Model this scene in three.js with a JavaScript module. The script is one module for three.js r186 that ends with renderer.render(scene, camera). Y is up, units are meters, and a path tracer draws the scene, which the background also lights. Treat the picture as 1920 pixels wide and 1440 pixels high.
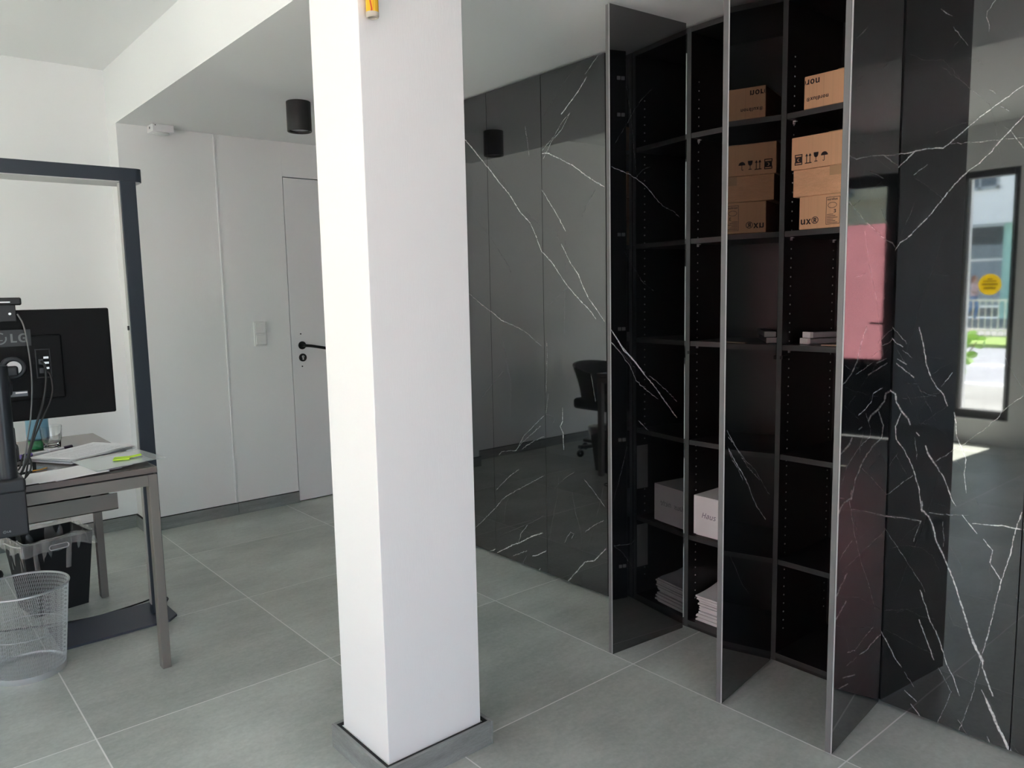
import * as THREE from 'three';
import { RoundedBoxGeometry } from 'three/addons/geometries/RoundedBoxGeometry.js';
import { MarchingCubes } from 'three/addons/objects/MarchingCubes.js';
import { mergeGeometries as mergeAll } from 'three/addons/utils/BufferGeometryUtils.js';

// ---------------------------------------------------------------- camera, sky, sun, exposure
const scene = new THREE.Scene();
const camera = new THREE.PerspectiveCamera(2 * Math.atan(720 / 1457.3) * 180 / Math.PI, 4 / 3, 0.05, 300);
{
  const D = Math.PI / 180, yaw = 40.145 * D, pitch = 6.733 * D, roll = -1.165 * D;
  const fwd = new THREE.Vector3(Math.sin(yaw) * Math.cos(pitch), -Math.sin(pitch), -Math.cos(yaw) * Math.cos(pitch));
  const right = new THREE.Vector3(Math.cos(yaw), 0, Math.sin(yaw)), up = right.clone().cross(fwd);
  camera.position.set(-2.4406, 1.3565, 4.7745);
  camera.up.copy(up.multiplyScalar(Math.cos(roll)).addScaledVector(right, -Math.sin(roll)));
  camera.lookAt(camera.position.clone().add(fwd));
}
const renderer = new THREE.WebGLRenderer({ antialias: true });
renderer.toneMapping = THREE.LinearToneMapping;
renderer.toneMappingExposure = 2.85;
renderer.shadowMap.enabled = true;
{ // clear summer sky, paler towards the horizon
  const w = 64, h = 64, data = new Float32Array(w * h * 4);
  for (let j = 0; j < h; j++) for (let i = 0; i < w; i++) {
    const e = Math.max(0, Math.sin(((j + 0.5) / h - 0.5) * Math.PI)), t = Math.pow(1 - e, 2.2), k = (j * w + i) * 4;
    data[k] = 0.62 + 0.75 * t; data[k + 1] = 1.02 + 0.62 * t; data[k + 2] = 1.52 + 0.28 * t; data[k + 3] = 1;
  }
  const sky = new THREE.DataTexture(data, w, h, THREE.RGBAFormat, THREE.FloatType);
  sky.mapping = THREE.EquirectangularReflectionMapping; sky.magFilter = THREE.LinearFilter; sky.needsUpdate = true;
  scene.background = sky; scene.backgroundIntensity = 1.4;
}
const sun = new THREE.DirectionalLight(new THREE.Color(1.0, 0.955, 0.86), 27);
sun.position.set(-43 - 5, 61, 5); sun.target.position.set(-5, 0, 3);
sun.castShadow = true; sun.shadow.mapSize.set(2048, 2048);
Object.assign(sun.shadow.camera, { left: -45, right: 45, top: 45, bottom: -45, near: 1, far: 160 });
scene.add(sun, sun.target);

// ---------------------------------------------------------------- helpers
let seed = 12345;
const rnd = () => ((seed = (seed * 1664525 + 1013904223) >>> 0) / 4294967296);
const rr = (a, b) => a + (b - a) * rnd();
const taken = {};
function numbered(name) { const n = taken[name] = (taken[name] ?? -1) + 1; return n ? name + '_' + String(n).padStart(3, '0') : name; }
function shade(o) { o.castShadow = true; o.receiveShadow = true; return o; }
function mesh(name, geo, mat, parent, x = 0, y = 0, z = 0) {
  const m = shade(new THREE.Mesh(geo, mat)); m.name = parent ? name : numbered(name);
  m.position.set(x, y, z); (parent || scene).add(m); return m;
}
function thing(name, label, category, x = 0, y = 0, z = 0, turn = 0, group) {
  const g = new THREE.Group(); g.name = numbered(name); g.position.set(x, y, z); g.rotation.y = turn;
  g.userData = { label, category }; if (group) g.userData.group = group; scene.add(g); return g;
}
function tag(o, label, category, group) { o.userData = { label, category }; if (group) o.userData.group = group; return o; }
function struct(name, label, category, geo, mat) {
  let o; if (geo) { o = mesh(name, geo, mat); } else { o = new THREE.Group(); o.name = numbered(name); scene.add(o); }
  o.userData = { kind: 'structure', label, category }; return o;
}
const cuboid = (w, h, d, x = 0, y = 0, z = 0) => new THREE.BoxGeometry(w, h, d).translate(x, y, z);
const rbox = (w, h, d, r = 0.003, x = 0, y = 0, z = 0) => new RoundedBoxGeometry(w, h, d, 2, r).translate(x, y, z);
// box from extents
const ext = (x0, x1, y0, y1, z0, z1) => new THREE.BoxGeometry(x1 - x0, y1 - y0, z1 - z0).translate((x0 + x1) / 2, (y0 + y1) / 2, (z0 + z1) / 2);
const rext = (x0, x1, y0, y1, z0, z1, r = 0.002) => new RoundedBoxGeometry(x1 - x0, y1 - y0, z1 - z0, 2, r).translate((x0 + x1) / 2, (y0 + y1) / 2, (z0 + z1) / 2);
const mergeGeometries = (list) => mergeAll(list.map(g => g.index ? g.toNonIndexed() : g));
const V = (x, y, z) => new THREE.Vector3(x, y, z);
const tube = (pts, r, seg = 40, rad = 8) => new THREE.TubeGeometry(new THREE.CatmullRomCurve3(pts.map(p => V(...p))), seg, r, rad, false);
const cyl = (r0, r1, h, x = 0, y = 0, z = 0, n = 32) => new THREE.CylinderGeometry(r0, r1, h, n).translate(x, y, z);
const lin = (r, g, b) => new THREE.Color().setRGB(r, g, b);
const M = (o) => new THREE.MeshPhysicalMaterial(o);
function canvasTex(w, h, draw, opts = {}) {
  const c = document.createElement('canvas'); c.width = w; c.height = h; draw(c.getContext('2d'), w, h);
  const t = new THREE.CanvasTexture(c); t.colorSpace = THREE.SRGBColorSpace; t.magFilter = THREE.LinearFilter; t.anisotropy = 8; Object.assign(t, opts); return t;
}
// tileable value noise
function noiseGrid(n) { const a = new Float32Array(n * n); for (let i = 0; i < a.length; i++) a[i] = rnd(); return (x, y) => { x = ((x % n) + n) % n; y = ((y % n) + n) % n; const i = Math.floor(x), j = Math.floor(y), f = x - i, g = y - j, s = f * f * (3 - 2 * f), t = g * g * (3 - 2 * g), i1 = (i + 1) % n, j1 = (j + 1) % n; return (a[j * n + i] * (1 - s) + a[j * n + i1] * s) * (1 - t) + (a[j1 * n + i] * (1 - s) + a[j1 * n + i1] * s) * t; }; }
function noiseTex(size, layers, toRGB, srgb = true) {
  const gens = layers.map(([n]) => noiseGrid(n)), d = new Uint8Array(size * size * 4);
  for (let j = 0; j < size; j++) for (let i = 0; i < size; i++) {
    let v = 0; layers.forEach(([n, amp, sx = 1, sy = 1], k) => { v += amp * (gens[k](i / size * n * sx, j / size * n * sy) - 0.5); });
    const c = toRGB(v), k = (j * size + i) * 4; for (let q = 0; q < 3; q++) d[k + q] = Math.max(0, Math.min(255, c[q])); d[k + 3] = 255;
  }
  const t = new THREE.DataTexture(d, size, size); t.wrapS = t.wrapT = THREE.RepeatWrapping; t.magFilter = THREE.LinearFilter; t.minFilter = THREE.LinearMipmapLinearFilter; t.generateMipmaps = true;
  if (srgb) t.colorSpace = THREE.SRGBColorSpace; t.needsUpdate = true; return t;
}

// ---------------------------------------------------------------- materials
const grain = noiseTex(512, [[128, 0.7], [256, 0.5], [32, 0.3]], v => { const g = 128 + 90 * v; return [g, g, g]; }, false);
const paint = M({ color: lin(0.86, 0.86, 0.855), roughness: 0.62, bumpMap: grain, bumpScale: 0.0004 });
const ceilPaint = M({ color: lin(0.87, 0.875, 0.87), roughness: 0.8 });
const doorPaint = M({ color: lin(0.82, 0.825, 0.83), roughness: 0.45 });
const tileTexs = [0, 1, 2].map(() => noiseTex(512, [[4, 26, 1, 1], [9, 16, 1, 1], [6, 12, 1, 4], [40, 9, 1, 3], [128, 9], [256, 9]], v => [174 + v * 0.9, 179 + v * 0.9, 173 + v * 0.9]));
const tileMats = tileTexs.map(t => M({ map: t, roughness: 0.36, ior: 1.5, bumpMap: grain, bumpScale: 0.0002 }));
const skirtMat = M({ map: noiseTex(256, [[4, 20], [32, 12], [128, 12]], v => [136 + v, 139 + v, 137 + v]), roughness: 0.4 });
const groutMat = M({ color: lin(0.78, 0.78, 0.76), roughness: 0.9 });
const blackJoint = M({ color: lin(0.006, 0.006, 0.007), roughness: 0.7 });
const inside = M({ color: lin(0.012, 0.011, 0.012), roughness: 0.32, bumpMap: grain, bumpScale: 0.0002 });
const edgeBand = M({ color: lin(0.05, 0.05, 0.05), roughness: 0.4 });
const doorEdge = M({ color: lin(0.14, 0.14, 0.14), roughness: 0.38 });
const slabEdge = M({ color: lin(0.42, 0.42, 0.42), roughness: 0.3 });
const steel = M({ color: lin(0.75, 0.75, 0.75), roughness: 0.3, metalness: 1 });
const brightMetal = M({ color: lin(0.82, 0.82, 0.82), roughness: 0.35, metalness: 0.6 });
const black = M({ color: lin(0.009, 0.009, 0.010), roughness: 0.45 });
const blackMatt = M({ color: lin(0.012, 0.012, 0.013), roughness: 0.75 });
const paper = M({ color: lin(0.82, 0.82, 0.83), roughness: 0.85 });
const frameGrey = M({ color: lin(0.035, 0.037, 0.04), roughness: 0.45 });
const glassPane = M({ color: 0xffffff, transmission: 1, thickness: 0, roughness: 0, ior: 1.5 });
const VEINS = {
 P0: [[3, 197, 2142, 262, 2087, 392, 1969, 481, 1882, 548, 1826, 629, 1732, 701, 1674, 739, 1613, 777, 1540, 845, 1483, 918, 1404, 946, 1376, 1017, 1317, 1073, 1277, 1116, 1235], [2, 197, 1363, 277, 1321, 387, 1266, 476, 1219, 580, 1193, 646, 1172, 711, 1136, 771, 1100], [1, 294, 1723, 383, 1649, 470, 1554, 537, 1485, 554, 1452], [1, 476, 968, 392, 899, 304, 820], [2, 773, 489, 643, 421, 510, 350, 445, 308, 387, 248, 268, 149, 210, 104], [3, 271, -1, 340, 10, 389, 34]],
 P1: [[3, -195, 2142, -130, 2087, 0, 1969, 89, 1882, 156, 1826, 237, 1732, 309, 1674, 347, 1613, 385, 1540, 453, 1483, 526, 1404, 554, 1376, 625, 1317, 681, 1277, 724, 1235], [3, 391, 1814, 443, 1749, 501, 1678, 541, 1620], [2, -195, 1363, -115, 1321, -5, 1266, 84, 1219, 188, 1193, 254, 1172, 319, 1136, 379, 1100], [2, 285, 2111, 298, 2048, 309, 1974], [1, 14, 2005, 91, 1925, 148, 1843], [1, 283, 1728, 333, 1687, 384, 1652], [1, 65, 1185, 97, 1083, 113, 1027, 128, 960], [1, -98, 1723, -9, 1649, 78, 1554, 145, 1485, 162, 1452], [1, 98, 1117, 117, 1027, 145, 927, 139, 744], [1, 84, 968, 0, 899, -88, 820], [1, 391, 782, 453, 778, 445, 745], [2, 383, 776, 309, 718, 232, 658, 178, 582, 61, 559, 39, 538], [2, 358, 724, 222, 628, 169, 577], [2, 381, 677, 290, 637, 221, 594], [2, 193, 489, 93, 422, 8, 350], [2, 381, 489, 251, 421, 118, 350, 53, 308, -5, 248, -124, 149, -182, 104], [1, 289, 586, 220, 536], [3, 6, 18, 137, 92, 181, 111, 278, 167, 362, 204], [2, 181, 111, 201, 167, 254, 220], [2, 135, 34, 242, 86], [2, 205, 8, 241, 59], [3, 284, 70, 326, 86, 384, 121], [3, 324, 5, 341, 21], [1, 9, 104, 139, 170, 280, 237, 372, 291], [1, 67, 190, 89, 303, 127, 352]],
 P2: [[3, -587, 2142, -522, 2087, -392, 1969, -303, 1882, -236, 1826, -155, 1732, -83, 1674, -45, 1613, -7, 1540, 61, 1483, 134, 1404, 162, 1376, 233, 1317, 289, 1277, 332, 1235], [3, -1, 1814, 51, 1749, 109, 1678, 149, 1620], [3, 122, 1564, 179, 1479, 228, 1427, 248, 1387, 289, 1322, 330, 1282, 383, 1224], [1, 145, 1611, 145, 1460, 134, 1153], [2, 364, 2326, 314, 2285, 280, 2260], [3, 287, 2245, 239, 2199, 204, 2173, 132, 2124], [1, 261, 2316, 192, 2280, 134, 2239, 52, 2168, 6, 2127], [2, 186, 2119, 131, 2085, 87, 2039, 3, 1987], [2, 182, 2115, 131, 2056, 72, 2022, 10, 1951], [3, 3, 1974, 41, 1970, 129, 1930, 200, 1896, 282, 1842, 335, 1811, 385, 1785], [1, 162, 1373, 103, 1338, 34, 1297, 2, 1292], [1, 86, 1630, 107, 1583], [1, 335, 1778, 280, 1717, 252, 1671], [2, 14, 1128, 18, 1064, 5, 891], [2, 20, 882, 2, 793], [1, -1, 782, 61, 778, 53, 745], [3, 116, 827, 115, 763, 99, 740, 118, 710, 120, 635], [2, 299, 992, 325, 878], [1, 87, 505, 70, 398, 35, 269, 10, 173], [1, 186, 538, 118, 494, 55, 439], [1, 170, 460, 190, 357, 226, 268, 239, 141, 230, 3], [2, 251, 517, 307, 475, 376, 416], [1, 377, 529, 349, 431, 313, 319, 269, 203], [3, 124, -5, 186, 62, 253, 134, 311, 154, 346, 190, 381, 225], [2, 255, 274, 313, 319, 369, 352], [2, 120, 194, 136, 225, 159, 252, 181, 249, 166, 223]],
 D1: [[1, 81, 2150, 80, 2058, 105, 1953, 116, 1852, 133, 1750], [1, 218, 2072, 184, 2044, 144, 2010, 111, 1969, 23, 1859], [2, 7, 1781, 71, 1766, 127, 1750, 184, 1721, 242, 1675, 278, 1656, 327, 1642, 361, 1621], [1, 207, 1795, 161, 1780, 127, 1750], [3, -5, 1223, 30, 1183, 63, 1140, 103, 1113, 137, 1081, 170, 1049], [1, -3, 1177, 35, 1146, 80, 1110, 126, 1069], [1, 70, 1491, 115, 1435, 161, 1385, 219, 1351], [3, 35, 1175, 80, 1131, 126, 1090, 172, 1044, 220, 1002, 275, 945, 351, 866], [2, 2, 1172, 46, 1133, 97, 1080, 126, 1027, 184, 984, 245, 948], [2, 196, 1038, 244, 1009, 294, 974, 350, 929], [2, 137, 877, 190, 836], [1, 79, 794, 56, 720, 33, 655, 4, 591], [1, 148, 451, 101, 416, 9, 427], [1, 9, 427, 54, 391, 112, 316]],
 D2: [[2, 14, 913, 52, 873, 106, 824, 175, 764, 268, 703], [2, 21, 861, 54, 809, 94, 779, 135, 729], [2, 25, 889, 94, 837, 153, 791, 221, 752, 279, 703, 333, 651, 354, 636], [3, 28, 851, 72, 805, 131, 753, 180, 702, 206, 664, 245, 618, 324, 553], [1, 36, 511, 95, 437, 144, 369, 206, 316]],
 D3: [[1, 260, 1942, 201, 1850, 159, 1754, 104, 1654], [1, 15, 1712, 48, 1673, 93, 1623], [1, 170, 1713, 246, 1703, 323, 1692], [2, 126, 1514, 146, 1467, 178, 1408, 209, 1363, 241, 1316, 263, 1269, 279, 1217, 307, 1168, 322, 1135], [2, 67, 1380, 112, 1380, 152, 1395], [3, 322, 1046, 243, 1038, 230, 1015, 179, 997, 128, 987], [2, 187, 985, 231, 929, 225, 907, 144, 893, 88, 869, 48, 850, 23, 817, 10, 806], [2, 96, 1107, 167, 1119, 242, 1135], [2, 77, 745, 130, 628, 190, 533, 261, 444, 327, 345], [2, 109, 622, 40, 602, 14, 584], [2, 316, 291, 228, 282, 161, 268, 100, 284], [1, 308, 625, 213, 619, 139, 609], [1, 25, 437, 107, 296, 168, 186], [1, 9, 735, 146, 700, 313, 654]],
 P6: [[3, 8, 1702, 37, 1724, 62, 1747], [3, 12, 1744, 57, 1745, 99, 1748, 139, 1743, 159, 1756, 196, 1785, 233, 1814, 264, 1833, 286, 1846, 303, 1855, 320, 1868, 336, 1876], [2, 159, 1752, 217, 1747, 282, 1743, 343, 1741], [3, 9, 1450, 17, 1466, 27, 1482, 46, 1492, 71, 1517, 102, 1547, 126, 1577, 150, 1606, 169, 1630, 188, 1651, 211, 1672, 238, 1688, 261, 1710, 278, 1730, 291, 1745, 310, 1764, 340, 1797], [2, 296, 1776, 310, 1766, 327, 1739, 344, 1713], [2, 117, 2131, 149, 2103], [2, 153, 2073, 170, 2046, 181, 2031, 193, 2013], [2, 258, 2115, 238, 2092, 237, 2076, 245, 2054, 245, 2037], [1, 175, 2045, 155, 2015], [1, 197, 1980, 226, 1961, 236, 1949], [1, 36, 2026, 78, 2000, 129, 1989, 175, 1930], [1, 125, 1972, 188, 1913, 225, 1873, 254, 1845, 265, 1813, 277, 1762, 288, 1706, 303, 1660], [2, 253, 1882, 269, 1869], [2, 284, 1832, 305, 1816], [2, 60, 1678, 98, 1703], [1, 60, 1672, 103, 1638, 145, 1599], [1, 68, 1604, 54, 1562, 34, 1520, 27, 1488], [1, 117, 1788, 167, 1801, 214, 1807], [3, 7, 1200, 24, 1180, 47, 1167], [3, 32, 1129, 60, 1114], [3, 30, 1115, 61, 1091, 83, 1076], [2, 11, 1228, 29, 1212, 58, 1176], [2, 47, 1156, 76, 1134], [1, 19, 1177, 43, 1138, 83, 1073, 118, 1014, 152, 950], [3, 93, 1227, 106, 1181, 119, 1114, 134, 1076, 153, 1047, 169, 1032, 183, 998], [1, 136, 1090, 186, 1126], [2, 163, 1054, 192, 1097], [3, 202, 980, 209, 940, 213, 907, 226, 881, 240, 845, 237, 800, 245, 746], [4, 7, 1035, 30, 1020, 34, 994, 52, 967, 72, 946, 78, 930], [3, 49, 961, 34, 919, 38, 879, 65, 847, 88, 804, 101, 766, 113, 733, 121, 671, 124, 666], [4, 98, 907, 106, 899], [4, 126, 870, 138, 841, 158, 815], [3, 158, 815, 180, 785, 194, 754, 208, 717, 219, 702], [2, 93, 892, 100, 852, 101, 824], [2, 377, 1045, 331, 999, 309, 968, 287, 944, 255, 913, 221, 881, 177, 844, 157, 827], [2, 8, 693, 52, 734, 92, 773], [1, 5, 767, 45, 839], [1, 40, 826, 79, 765], [1, 53, 1008, 107, 1018, 159, 1034], [1, 63, 1026, 81, 993], [1, 110, 934, 151, 972, 181, 997], [1, 324, 1152, 358, 1092, 376, 1063], [1, 202, 861, 251, 781, 300, 669], [2, 7, 628, 67, 635, 122, 633], [4, 122, 697, 123, 672, 143, 655, 158, 624, 170, 580, 190, 545, 212, 499, 233, 447, 247, 406, 264, 359, 282, 308], [5, 282, 308, 293, 283, 311, 255], [4, 311, 255, 312, 233, 329, 193, 343, 159], [3, 313, 164, 334, 127], [5, 326, 141, 361, 69, 393, 12], [2, 145, 667, 185, 669, 235, 678, 255, 682], [2, 4, 626, 61, 633, 122, 636, 103, 567], [1, 122, 636, 80, 583, 59, 551], [2, 11, 591, 48, 545, 83, 500, 113, 460, 130, 441, 142, 415], [3, 128, 417, 149, 364, 162, 326, 179, 302, 196, 261, 214, 208, 237, 169, 254, 123], [3, 129, 322, 147, 280, 177, 209], [3, 5, 258, 37, 211, 62, 170, 82, 150], [2, 91, 138, 121, 100], [3, 94, 77, 131, 55], [3, 115, 39, 159, -4], [3, 238, 678, 256, 657, 279, 632], [3, 297, 619, 322, 592, 317, 555, 335, 527, 345, 513], [3, 390, 718, 383, 690, 374, 645, 369, 596, 354, 532, 346, 491, 335, 421, 324, 350, 310, 278], [2, 310, 278, 301, 206, 289, 143, 272, 72, 257, 6], [3, 266, 659, 324, 666, 342, 670, 396, 669], [2, 191, 188, 231, 126, 210, 57, 196, 9], [2, 253, 45, 291, -3], [3, 334, 28, 348, 0], [1, 210, 380, 230, 337, 270, 338, 338, 355, 394, 368], [1, 209, 576, 242, 524, 245, 502], [2, 185, 647, 190, 597, 189, 571], [1, 236, 190, 288, 172], [1, 308, 168, 377, 150], [1, 23, 257, 53, 251, 93, 243, 121, 235, 182, 226], [1, 31, 529, 82, 548, 125, 552, 158, 537, 182, 491], [1, 21, 318, 89, 345, 129, 334, 177, 337], [1, 315, 543, 325, 490, 328, 447], [2, 386, 481, 395, 462]],
 P7: [[5, -66, 141, -31, 69, 1, 12], [3, 1, 12, 11, -1], [3, -126, 659, -68, 666, -50, 670, 4, 669], [1, -182, 380, -162, 337, -122, 338, -54, 355, 2, 368], [2, -6, 481, 3, 462]],
};
// ---------------------------------------------------------------- black marble fronts
function marbleTex(list, faint = 26, widen = 1) {
  return canvasTex(384, 2048, (g, w, h) => {
    g.fillStyle = 'rgb(17,17,19)'; g.fillRect(0, 0, w, h);
    const X = u => u / 392 * w, Y = v => h - v / 2306 * h;
    for (let i = 0; i < 420; i++) { // cloudy ground
      const x = rnd() * w, y = rnd() * h, r = rr(10, 70); g.fillStyle = `rgba(${rnd() < 0.5 ? '9,9,11' : '26,26,28'},0.07)`;
      g.beginPath(); g.ellipse(x, y, r, r * rr(0.3, 1), rnd() * 3, 0, 6.3); g.fill();
    }
    for (let i = 0; i < 900; i++) { g.fillStyle = `rgba(150,150,150,${rr(0.02, 0.12)})`; g.fillRect(rnd() * w, rnd() * h, 1, rr(1, 2)); }
    g.lineCap = 'round';
    const stroke = (pts, width, alpha, wob) => {
      for (let i = 0; i + 1 < pts.length; i++) {
        const [x0, y0] = pts[i], [x1, y1] = pts[i + 1], n = Math.max(1, Math.round(Math.hypot(x1 - x0, y1 - y0) / 9)); let px = x0, py = y0;
        for (let k = 1; k <= n; k++) {
          const t = k / n, j = k < n ? wob : 0, nx = x0 + (x1 - x0) * t + rr(-j, j), ny = y0 + (y1 - y0) * t + rr(-j, j);
          const a = alpha * rr(0.55, 1); g.strokeStyle = `rgba(226,226,224,${a.toFixed(3)})`; g.lineWidth = width * rr(0.6, 1.3);
          g.beginPath(); g.moveTo(px, py); g.lineTo(nx, ny); g.stroke(); px = nx; py = ny;
        }
      }
    };
    for (let i = 0; i < faint; i++) { // hairline veins
      let x = rnd() * w, y = rnd() * h, a = rr(0, 6.3); const pts = [[x, y]], n = 3 + Math.floor(rnd() * 5);
      for (let k = 0; k < n; k++) { a += rr(-0.6, 0.6); x += Math.cos(a) * rr(12, 45); y += Math.sin(a) * rr(15, 60); pts.push([x, y]); }
      stroke(pts, 1, rr(0.05, 0.2), 2);
    }
    for (const [s, ...c] of list || []) {
      const pts = []; for (let i = 0; i < c.length; i += 2) pts.push([X(c[i]), Y(c[i + 1] - 12)]);
      const [wd, al] = [[0, 0], [1.3, 0.34], [1.7, 0.72], [2.4, 1], [3.6, 1], [6, 1]][s];
      if (s > 2) stroke(pts, wd * 2.2, 0.16, 1.5);
      stroke(pts, wd * widen, al, s > 2 ? 1.2 : 1.8);
    }
  });
}
const marble = (list, faint, widen) => M({ map: marbleTex(list, faint, widen), roughness: 0.025, ior: 2.2 });
function randomVeins() {
  const out = []; for (let i = 0; i < 9; i++) {
    let u = rr(-60, 450), v = rr(0, 2300), a = rr(-2.4, -0.6); const p = [Math.floor(rr(1, 4))]; const n = Math.floor(rr(4, 10));
    for (let k = 0; k < n; k++) { p.push(Math.round(u), Math.round(v)); a += rr(-0.35, 0.35); u += Math.cos(a) * rr(40, 90); v += Math.sin(a) * rr(50, 130); } out.push(p);
  } return out;
}
const marbleMats = { P0: marble(VEINS.P0, 26, 1.7), P1: marble(VEINS.P1, 26, 1.7), P2: marble(VEINS.P2, 26, 1.7), P3: marble(VEINS.D1, 20, 1.4), P4: marble(VEINS.D2, 14, 1.4), P5: marble(VEINS.D3, 14), P6: marble(VEINS.P6, 34, 1.15), P7: marble(VEINS.P7.concat(randomVeins())) };
const spareMarble = [marble(randomVeins()), marble(randomVeins()), marble(randomVeins())];
// ---------------------------------------------------------------- room shell
const H_LOW = 2.328, H_HIGH = 2.645, XW = -4.75, XR = 0.75, ZE = 8.0, XB = -1.233;
{ // floor: tiles 0.8 m on a grout bed
  const floor = struct('floor', 'grey concrete-look tiled floor with pale grout lines', 'floor');
  mesh('grout_bed', ext(XW, XR, -0.05, -0.0003, -0.18, ZE), groutMat, floor);
  const g = 0.0046, X0 = -0.379 - 0.8 * 6, Z0 = 2.184 - 0.8 * 3;
  for (let i = 0; i < 8; i++) for (let j = 0; j < 11; j++) {
    const x0 = Math.max(XW, X0 + i * 0.8 + g / 2), x1 = Math.min(XR, X0 + (i + 1) * 0.8 - g / 2), z0 = Math.max(-0.18, Z0 + j * 0.8 + g / 2), z1 = Math.min(ZE, Z0 + (j + 1) * 0.8 - g / 2);
    if (x1 - x0 < 0.01 || z1 - z0 < 0.01) continue;
    const geo = new THREE.BoxGeometry(x1 - x0, 0.01, z1 - z0), uv = geo.attributes.uv, p = geo.attributes.position, ou = rnd(), ov = rnd();
    for (let k = 0; k < uv.count; k++) uv.setXY(k, ou + p.getX(k) / 1.25, ov + p.getZ(k) / 1.25);
    mesh('floor_tile', geo, tileMats[(i * 7 + j * 5) % 3], floor, (x0 + x1) / 2, -0.005, (z0 + z1) / 2);
  }
}
struct('ceiling', 'lower white ceiling over the marble cabinets', 'ceiling', ext(XB, XR + 0.2, H_LOW, H_HIGH + 0.25, -0.45, ZE + 0.2), ceilPaint);
struct('ceiling', 'higher white ceiling over the desk side', 'ceiling', ext(XW - 0.35, XB, H_HIGH, H_HIGH + 0.25, -0.45, ZE + 0.2), ceilPaint);
{ // back wall with the flush door
  const dx0 = -0.282, dx1 = 0.60, dh = 2.113, w = struct('wall_back', 'white panelled wall around the flush door', 'wall');
  mesh('wall_panel', rext(XB, -0.7012, 0, H_LOW, -0.45, 0, 0.0012), paint, w);
  mesh('wall_panel', rext(-0.6968, dx0, 0, H_LOW, -0.45, 0, 0.0012), paint, w);
  mesh('joint_strip', rext(-0.7045, -0.6940, 0.076, H_LOW, -0.02, 0.004, 0.0015), M({ color: lin(0.86, 0.86, 0.86), roughness: 0.5 }), w);
  mesh('wall_panel', ext(dx0, dx1, dh, H_LOW, -0.45, 0), paint, w);
  mesh('wall_panel', ext(dx1, XR + 0.2, 0, H_LOW, -0.45, 0), paint, w);
  const d = struct('door_1', 'white flush door with black lever handle', 'door');
  mesh('door_rebate', ext(dx0, dx1, 0, dh, -0.08, -0.045), blackJoint, d);
  mesh('door_leaf', rext(dx0 + 0.004, dx1 - 0.004, 0.008, dh - 0.005, -0.045, -0.0015, 0.0015), doorPaint, d);
  const han = mesh('handle', mergeGeometries([cyl(0.026, 0.026, 0.008).rotateX(Math.PI / 2).translate(-0.206, 1.039, 0.002), cyl(0.009, 0.009, 0.052).rotateX(Math.PI / 2).translate(-0.206, 1.039, 0.03), tube([[-0.206, 1.039, 0.054], [-0.17, 1.035, 0.055], [-0.058, 1.013, 0.055]], 0.0095, 16, 12), new THREE.SphereGeometry(0.0105, 12, 8).translate(-0.058, 1.013, 0.055), new THREE.SphereGeometry(0.0105, 12, 8).translate(-0.206, 1.039, 0.054)]), black, d);
  han.userData.label = 'black lever handle';
  const ks = mesh('keyhole_rosette', cyl(0.026, 0.026, 0.008).rotateX(Math.PI / 2), black, d, -0.206, 0.959, 0.002);
  mesh('lock_cylinder', mergeGeometries([cyl(0.008, 0.008, 0.004).rotateX(Math.PI / 2).translate(0, 0.006, 0.005), ext(-0.0045, 0.0045, -0.014, 0.004, 0.003, 0.007)]), brightMetal, ks);
  mesh('key_slot', ext(-0.0013, 0.0013, 0.001, 0.011, 0.0065, 0.0078), black, ks);
  for (const y of [1.114, 0.901]) mesh('fixing_hole', cyl(0.0045, 0.0045, 0.002).rotateX(Math.PI / 2), black, d, -0.211, y, -0.0006);
}
struct('wall_left', 'white wall behind the desk', 'wall', ext(XW - 0.35, XB, 0, H_HIGH, -0.45, -0.18), paint);
struct('wall_right', 'white wall behind the cabinets', 'wall', ext(XR, XR + 0.2, 0, H_LOW, 0, ZE), paint);
struct('wall_front', 'white end wall behind the camera', 'wall', mergeGeometries([ext(XW - 0.35, -3.9, 0, H_HIGH, ZE, ZE + 0.2), ext(-3.9, XB, 2.28, H_HIGH, ZE, ZE + 0.2), ext(-3.9, -1.4, 0, 0.22, ZE, ZE + 0.2), ext(-1.4, XB, 0, 2.28, ZE, ZE + 0.2), ext(XB, XR + 0.2, 0, H_LOW, ZE, ZE + 0.2)]), paint);
{
  const w = struct('window_4', 'unseen window added in the end wall as fill light', 'window'), za = ZE + 0.05, zb = ZE + 0.13;  // unseen window, added to brighten the faces turned towards this end
  for (const a of [[-3.9, -3.83, 0.22, 2.28], [-1.47, -1.4, 0.22, 2.28], [-2.685, -2.615, 0.29, 2.21], [-3.83, -1.47, 0.22, 0.29], [-3.83, -1.47, 2.21, 2.28]]) mesh('window_frame', rext(a[0], a[1], a[2], a[3], za, zb, 0.004), frameGrey, w);
  for (const [x0, x1] of [[-3.83, -2.685], [-2.615, -1.47]]) mesh('glass_pane', ext(x0, x1, 0.29, 2.21, ZE + 0.087, ZE + 0.093), glassPane, w);
}
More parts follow.
